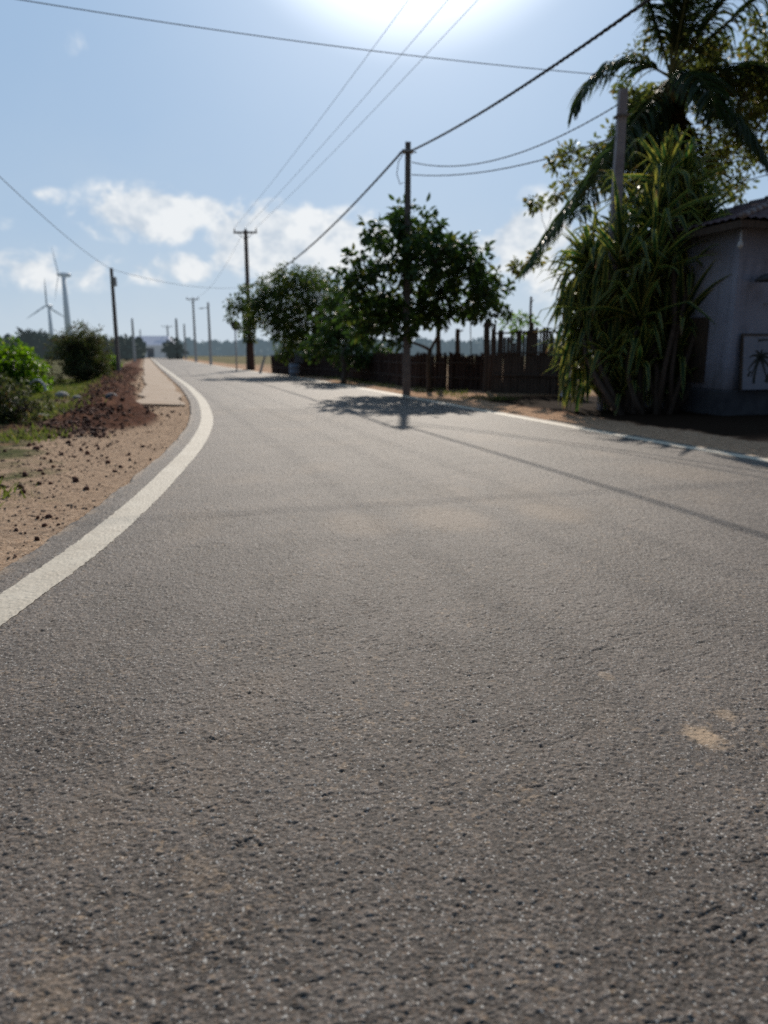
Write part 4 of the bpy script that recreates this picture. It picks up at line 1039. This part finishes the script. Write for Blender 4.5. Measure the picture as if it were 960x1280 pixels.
cmb = T.n('ShaderNodeCombineXYZ'); T.l(azd, cmb.inputs[0]); T.l(T.math('MULTIPLY', eld, 1.25), cmb.inputs[1])
cn = T.noise(cmb.outputs[0], .30, 6, .52, .25); cn2 = T.noise(cmb.outputs[0], .11, 5, .6, .3)
def azel(u, v):
    x, y, z = ray(u, v); return math.degrees(math.atan2(x, y)), math.degrees(math.atan2(z, math.hypot(x, y)))
blobs_ = None
for (u, v, ru, rv, amp) in ((180, 268, 62, 28, 1.0), (265, 262, 34, 20, .7), (325, 300, 55, 34, 1.3), (400, 305, 75, 32, 1.15), (465, 290, 30, 16, .6), (290, 325, 40, 22, .7), (660, 300, 46, 38, 1.3), (690, 340, 45, 30, .8), (640, 290, 16, 12, .5),
                             (110, 60, 34, 22, .20), (85, 115, 16, 26, .14), (60, 245, 22, 12, .45), (40, 335, 100, 24, .6), (215, 335, 90, 18, .6), (480, 330, 120, 22, .55), (900, 330, 130, 40, .6), (-250, 250, 140, 50, .8), (1300, 280, 160, 60, .8)):
    a0, e0 = azel(u, v); sa = ru/FPX*57.3; se = rv/FPX*57.3
    dx = T.math('DIVIDE', T.math('SUBTRACT', azd, a0), sa); dy = T.math('DIVIDE', T.math('SUBTRACT', eld, e0), se)
    g_ = T.math('MULTIPLY', T.math('EXPONENT', T.math('MULTIPLY', T.math('ADD', T.math('MULTIPLY', dx, dx), T.math('MULTIPLY', dy, dy)), -.9)), amp)
    blobs_ = g_ if blobs_ is None else T.math('MAXIMUM', blobs_, g_)
dens = T.rng(T.math('ADD', T.math('MULTIPLY', blobs_, .66), T.math('MULTIPLY', T.math('MULTIPLY', T.math('SUBTRACT', cn, .5), 1.7), T.rng(blobs_, 0, .35))), .13, .42, 0, 1, True)
shade = T.rng(T.math('ADD', cn, T.math('MULTIPLY', T.math('SUBTRACT', T.noise(cmb.outputs[0], .9, 5, .6), .5), .5)), .36, .58)
ccol = T.mix(shade, (5.8, 6.5, 7.3, 1), (8.8, 9.0, 9.1, 1))
# horizon haze bands
hz = T.math('EXPONENT', T.math('MULTIPLY', T.math('MAXIMUM', eld, 0.0), -.10))
hz = T.math('MULTIPLY', hz, T.rng(cn2, .25, .7, .65, 1.0))
SKY_MUL = .62
scl = T.n('ShaderNodeVectorMath', operation='SCALE'); T.l(sky.outputs[0], scl.inputs[0]); scl.inputs['Scale'].default_value = SKY_MUL
base = T.mix(.78, scl.outputs[0], (3.0, 4.9, 7.5, 1))
base = T.mix(T.math('MULTIPLY', hz, .9), base, (6.3, 7.1, 7.7, 1))
base = T.mix(T.math('MULTIPLY', dens, .9), base, ccol)
# bright aureole round the sun
sdir = (math.sin(R(SUN_AZ))*math.cos(R(SUN_EL)), math.cos(R(SUN_AZ))*math.cos(R(SUN_EL)), math.sin(R(SUN_EL)))
dt = T.n('ShaderNodeVectorMath', operation='DOT_PRODUCT'); T.l(nrm.outputs[0], dt.inputs[0]); dt.inputs[1].default_value = sdir
ang = T.math('MULTIPLY', T.math('ARCCOSINE', T.math('MINIMUM', dt.outputs['Value'], .99999)), 57.2958)
gl = T.math('ADD', T.math('MULTIPLY', T.rng(ang, 14.6, 9.6, 0, 1, True), 5.5), T.math('MULTIPLY', T.math('EXPONENT', T.math('MULTIPLY', T.math('MAXIMUM', T.math('SUBTRACT', ang, 10.0), 0.0), -.16)), 2.5))
gc = T.n('ShaderNodeVectorMath', operation='SCALE'); gc.inputs[0].default_value = (1, .99, .97); T.l(gl, gc.inputs['Scale'])
ad = T.n('ShaderNodeVectorMath', operation='ADD'); T.l(base, ad.inputs[0]); T.l(gc.outputs[0], ad.inputs[1])
dk = T.n('ShaderNodeVectorMath', operation='SCALE'); T.l(ad.outputs[0], dk.inputs[0]); T.l(T.rng(ang, 45, 115, 1.0, .2, True), dk.inputs['Scale']); T.l(dk.outputs[0], bg.inputs[0]); T.l(bg.outputs[0], out.inputs[0])

sun = bpy.data.lights.new('sun', 'SUN'); sun.energy = 4.2; sun.angle = R(.7); sun.color = (1, .91, .79)
so = bpy.data.objects.new('sun', sun); COL.objects.link(so)
so.rotation_euler = Vector(sdir).to_track_quat('Z', 'Y').to_euler(); so.location = (0, 0, 20)

# ---------------------------------------------------------------- camera
cam = bpy.data.cameras.new('camera'); co = bpy.data.objects.new('camera', cam); COL.objects.link(co); sc.camera = co
co.location = (0, 0, CH); co.rotation_euler = (math.pi/2-TH, 0, 0)
cam.sensor_fit = 'VERTICAL'; cam.sensor_height = 36; cam.lens = FPX/1280*36
cam.clip_start = .05; cam.clip_end = 6000
cam.dof.use_dof = True; cam.dof.focus_distance = 2.6; cam.dof.aperture_fstop = 2.2
sc.view_settings.view_transform = 'Standard'; sc.view_settings.look = 'None'; sc.view_settings.exposure = 0; sc.view_settings.gamma = 1
sc.cycles.max_bounces = 5; sc.cycles.transparent_max_bounces = 4; sc.cycles.transmission_bounces = 3; sc.cycles.diffuse_bounces = 3; sc.cycles.glossy_bounces = 2
sc.cycles.use_denoising = False
sc.cycles.use_adaptive_sampling = False; sc.cycles.sample_clamp_indirect = 3; sc.cycles.sample_clamp_direct = 12
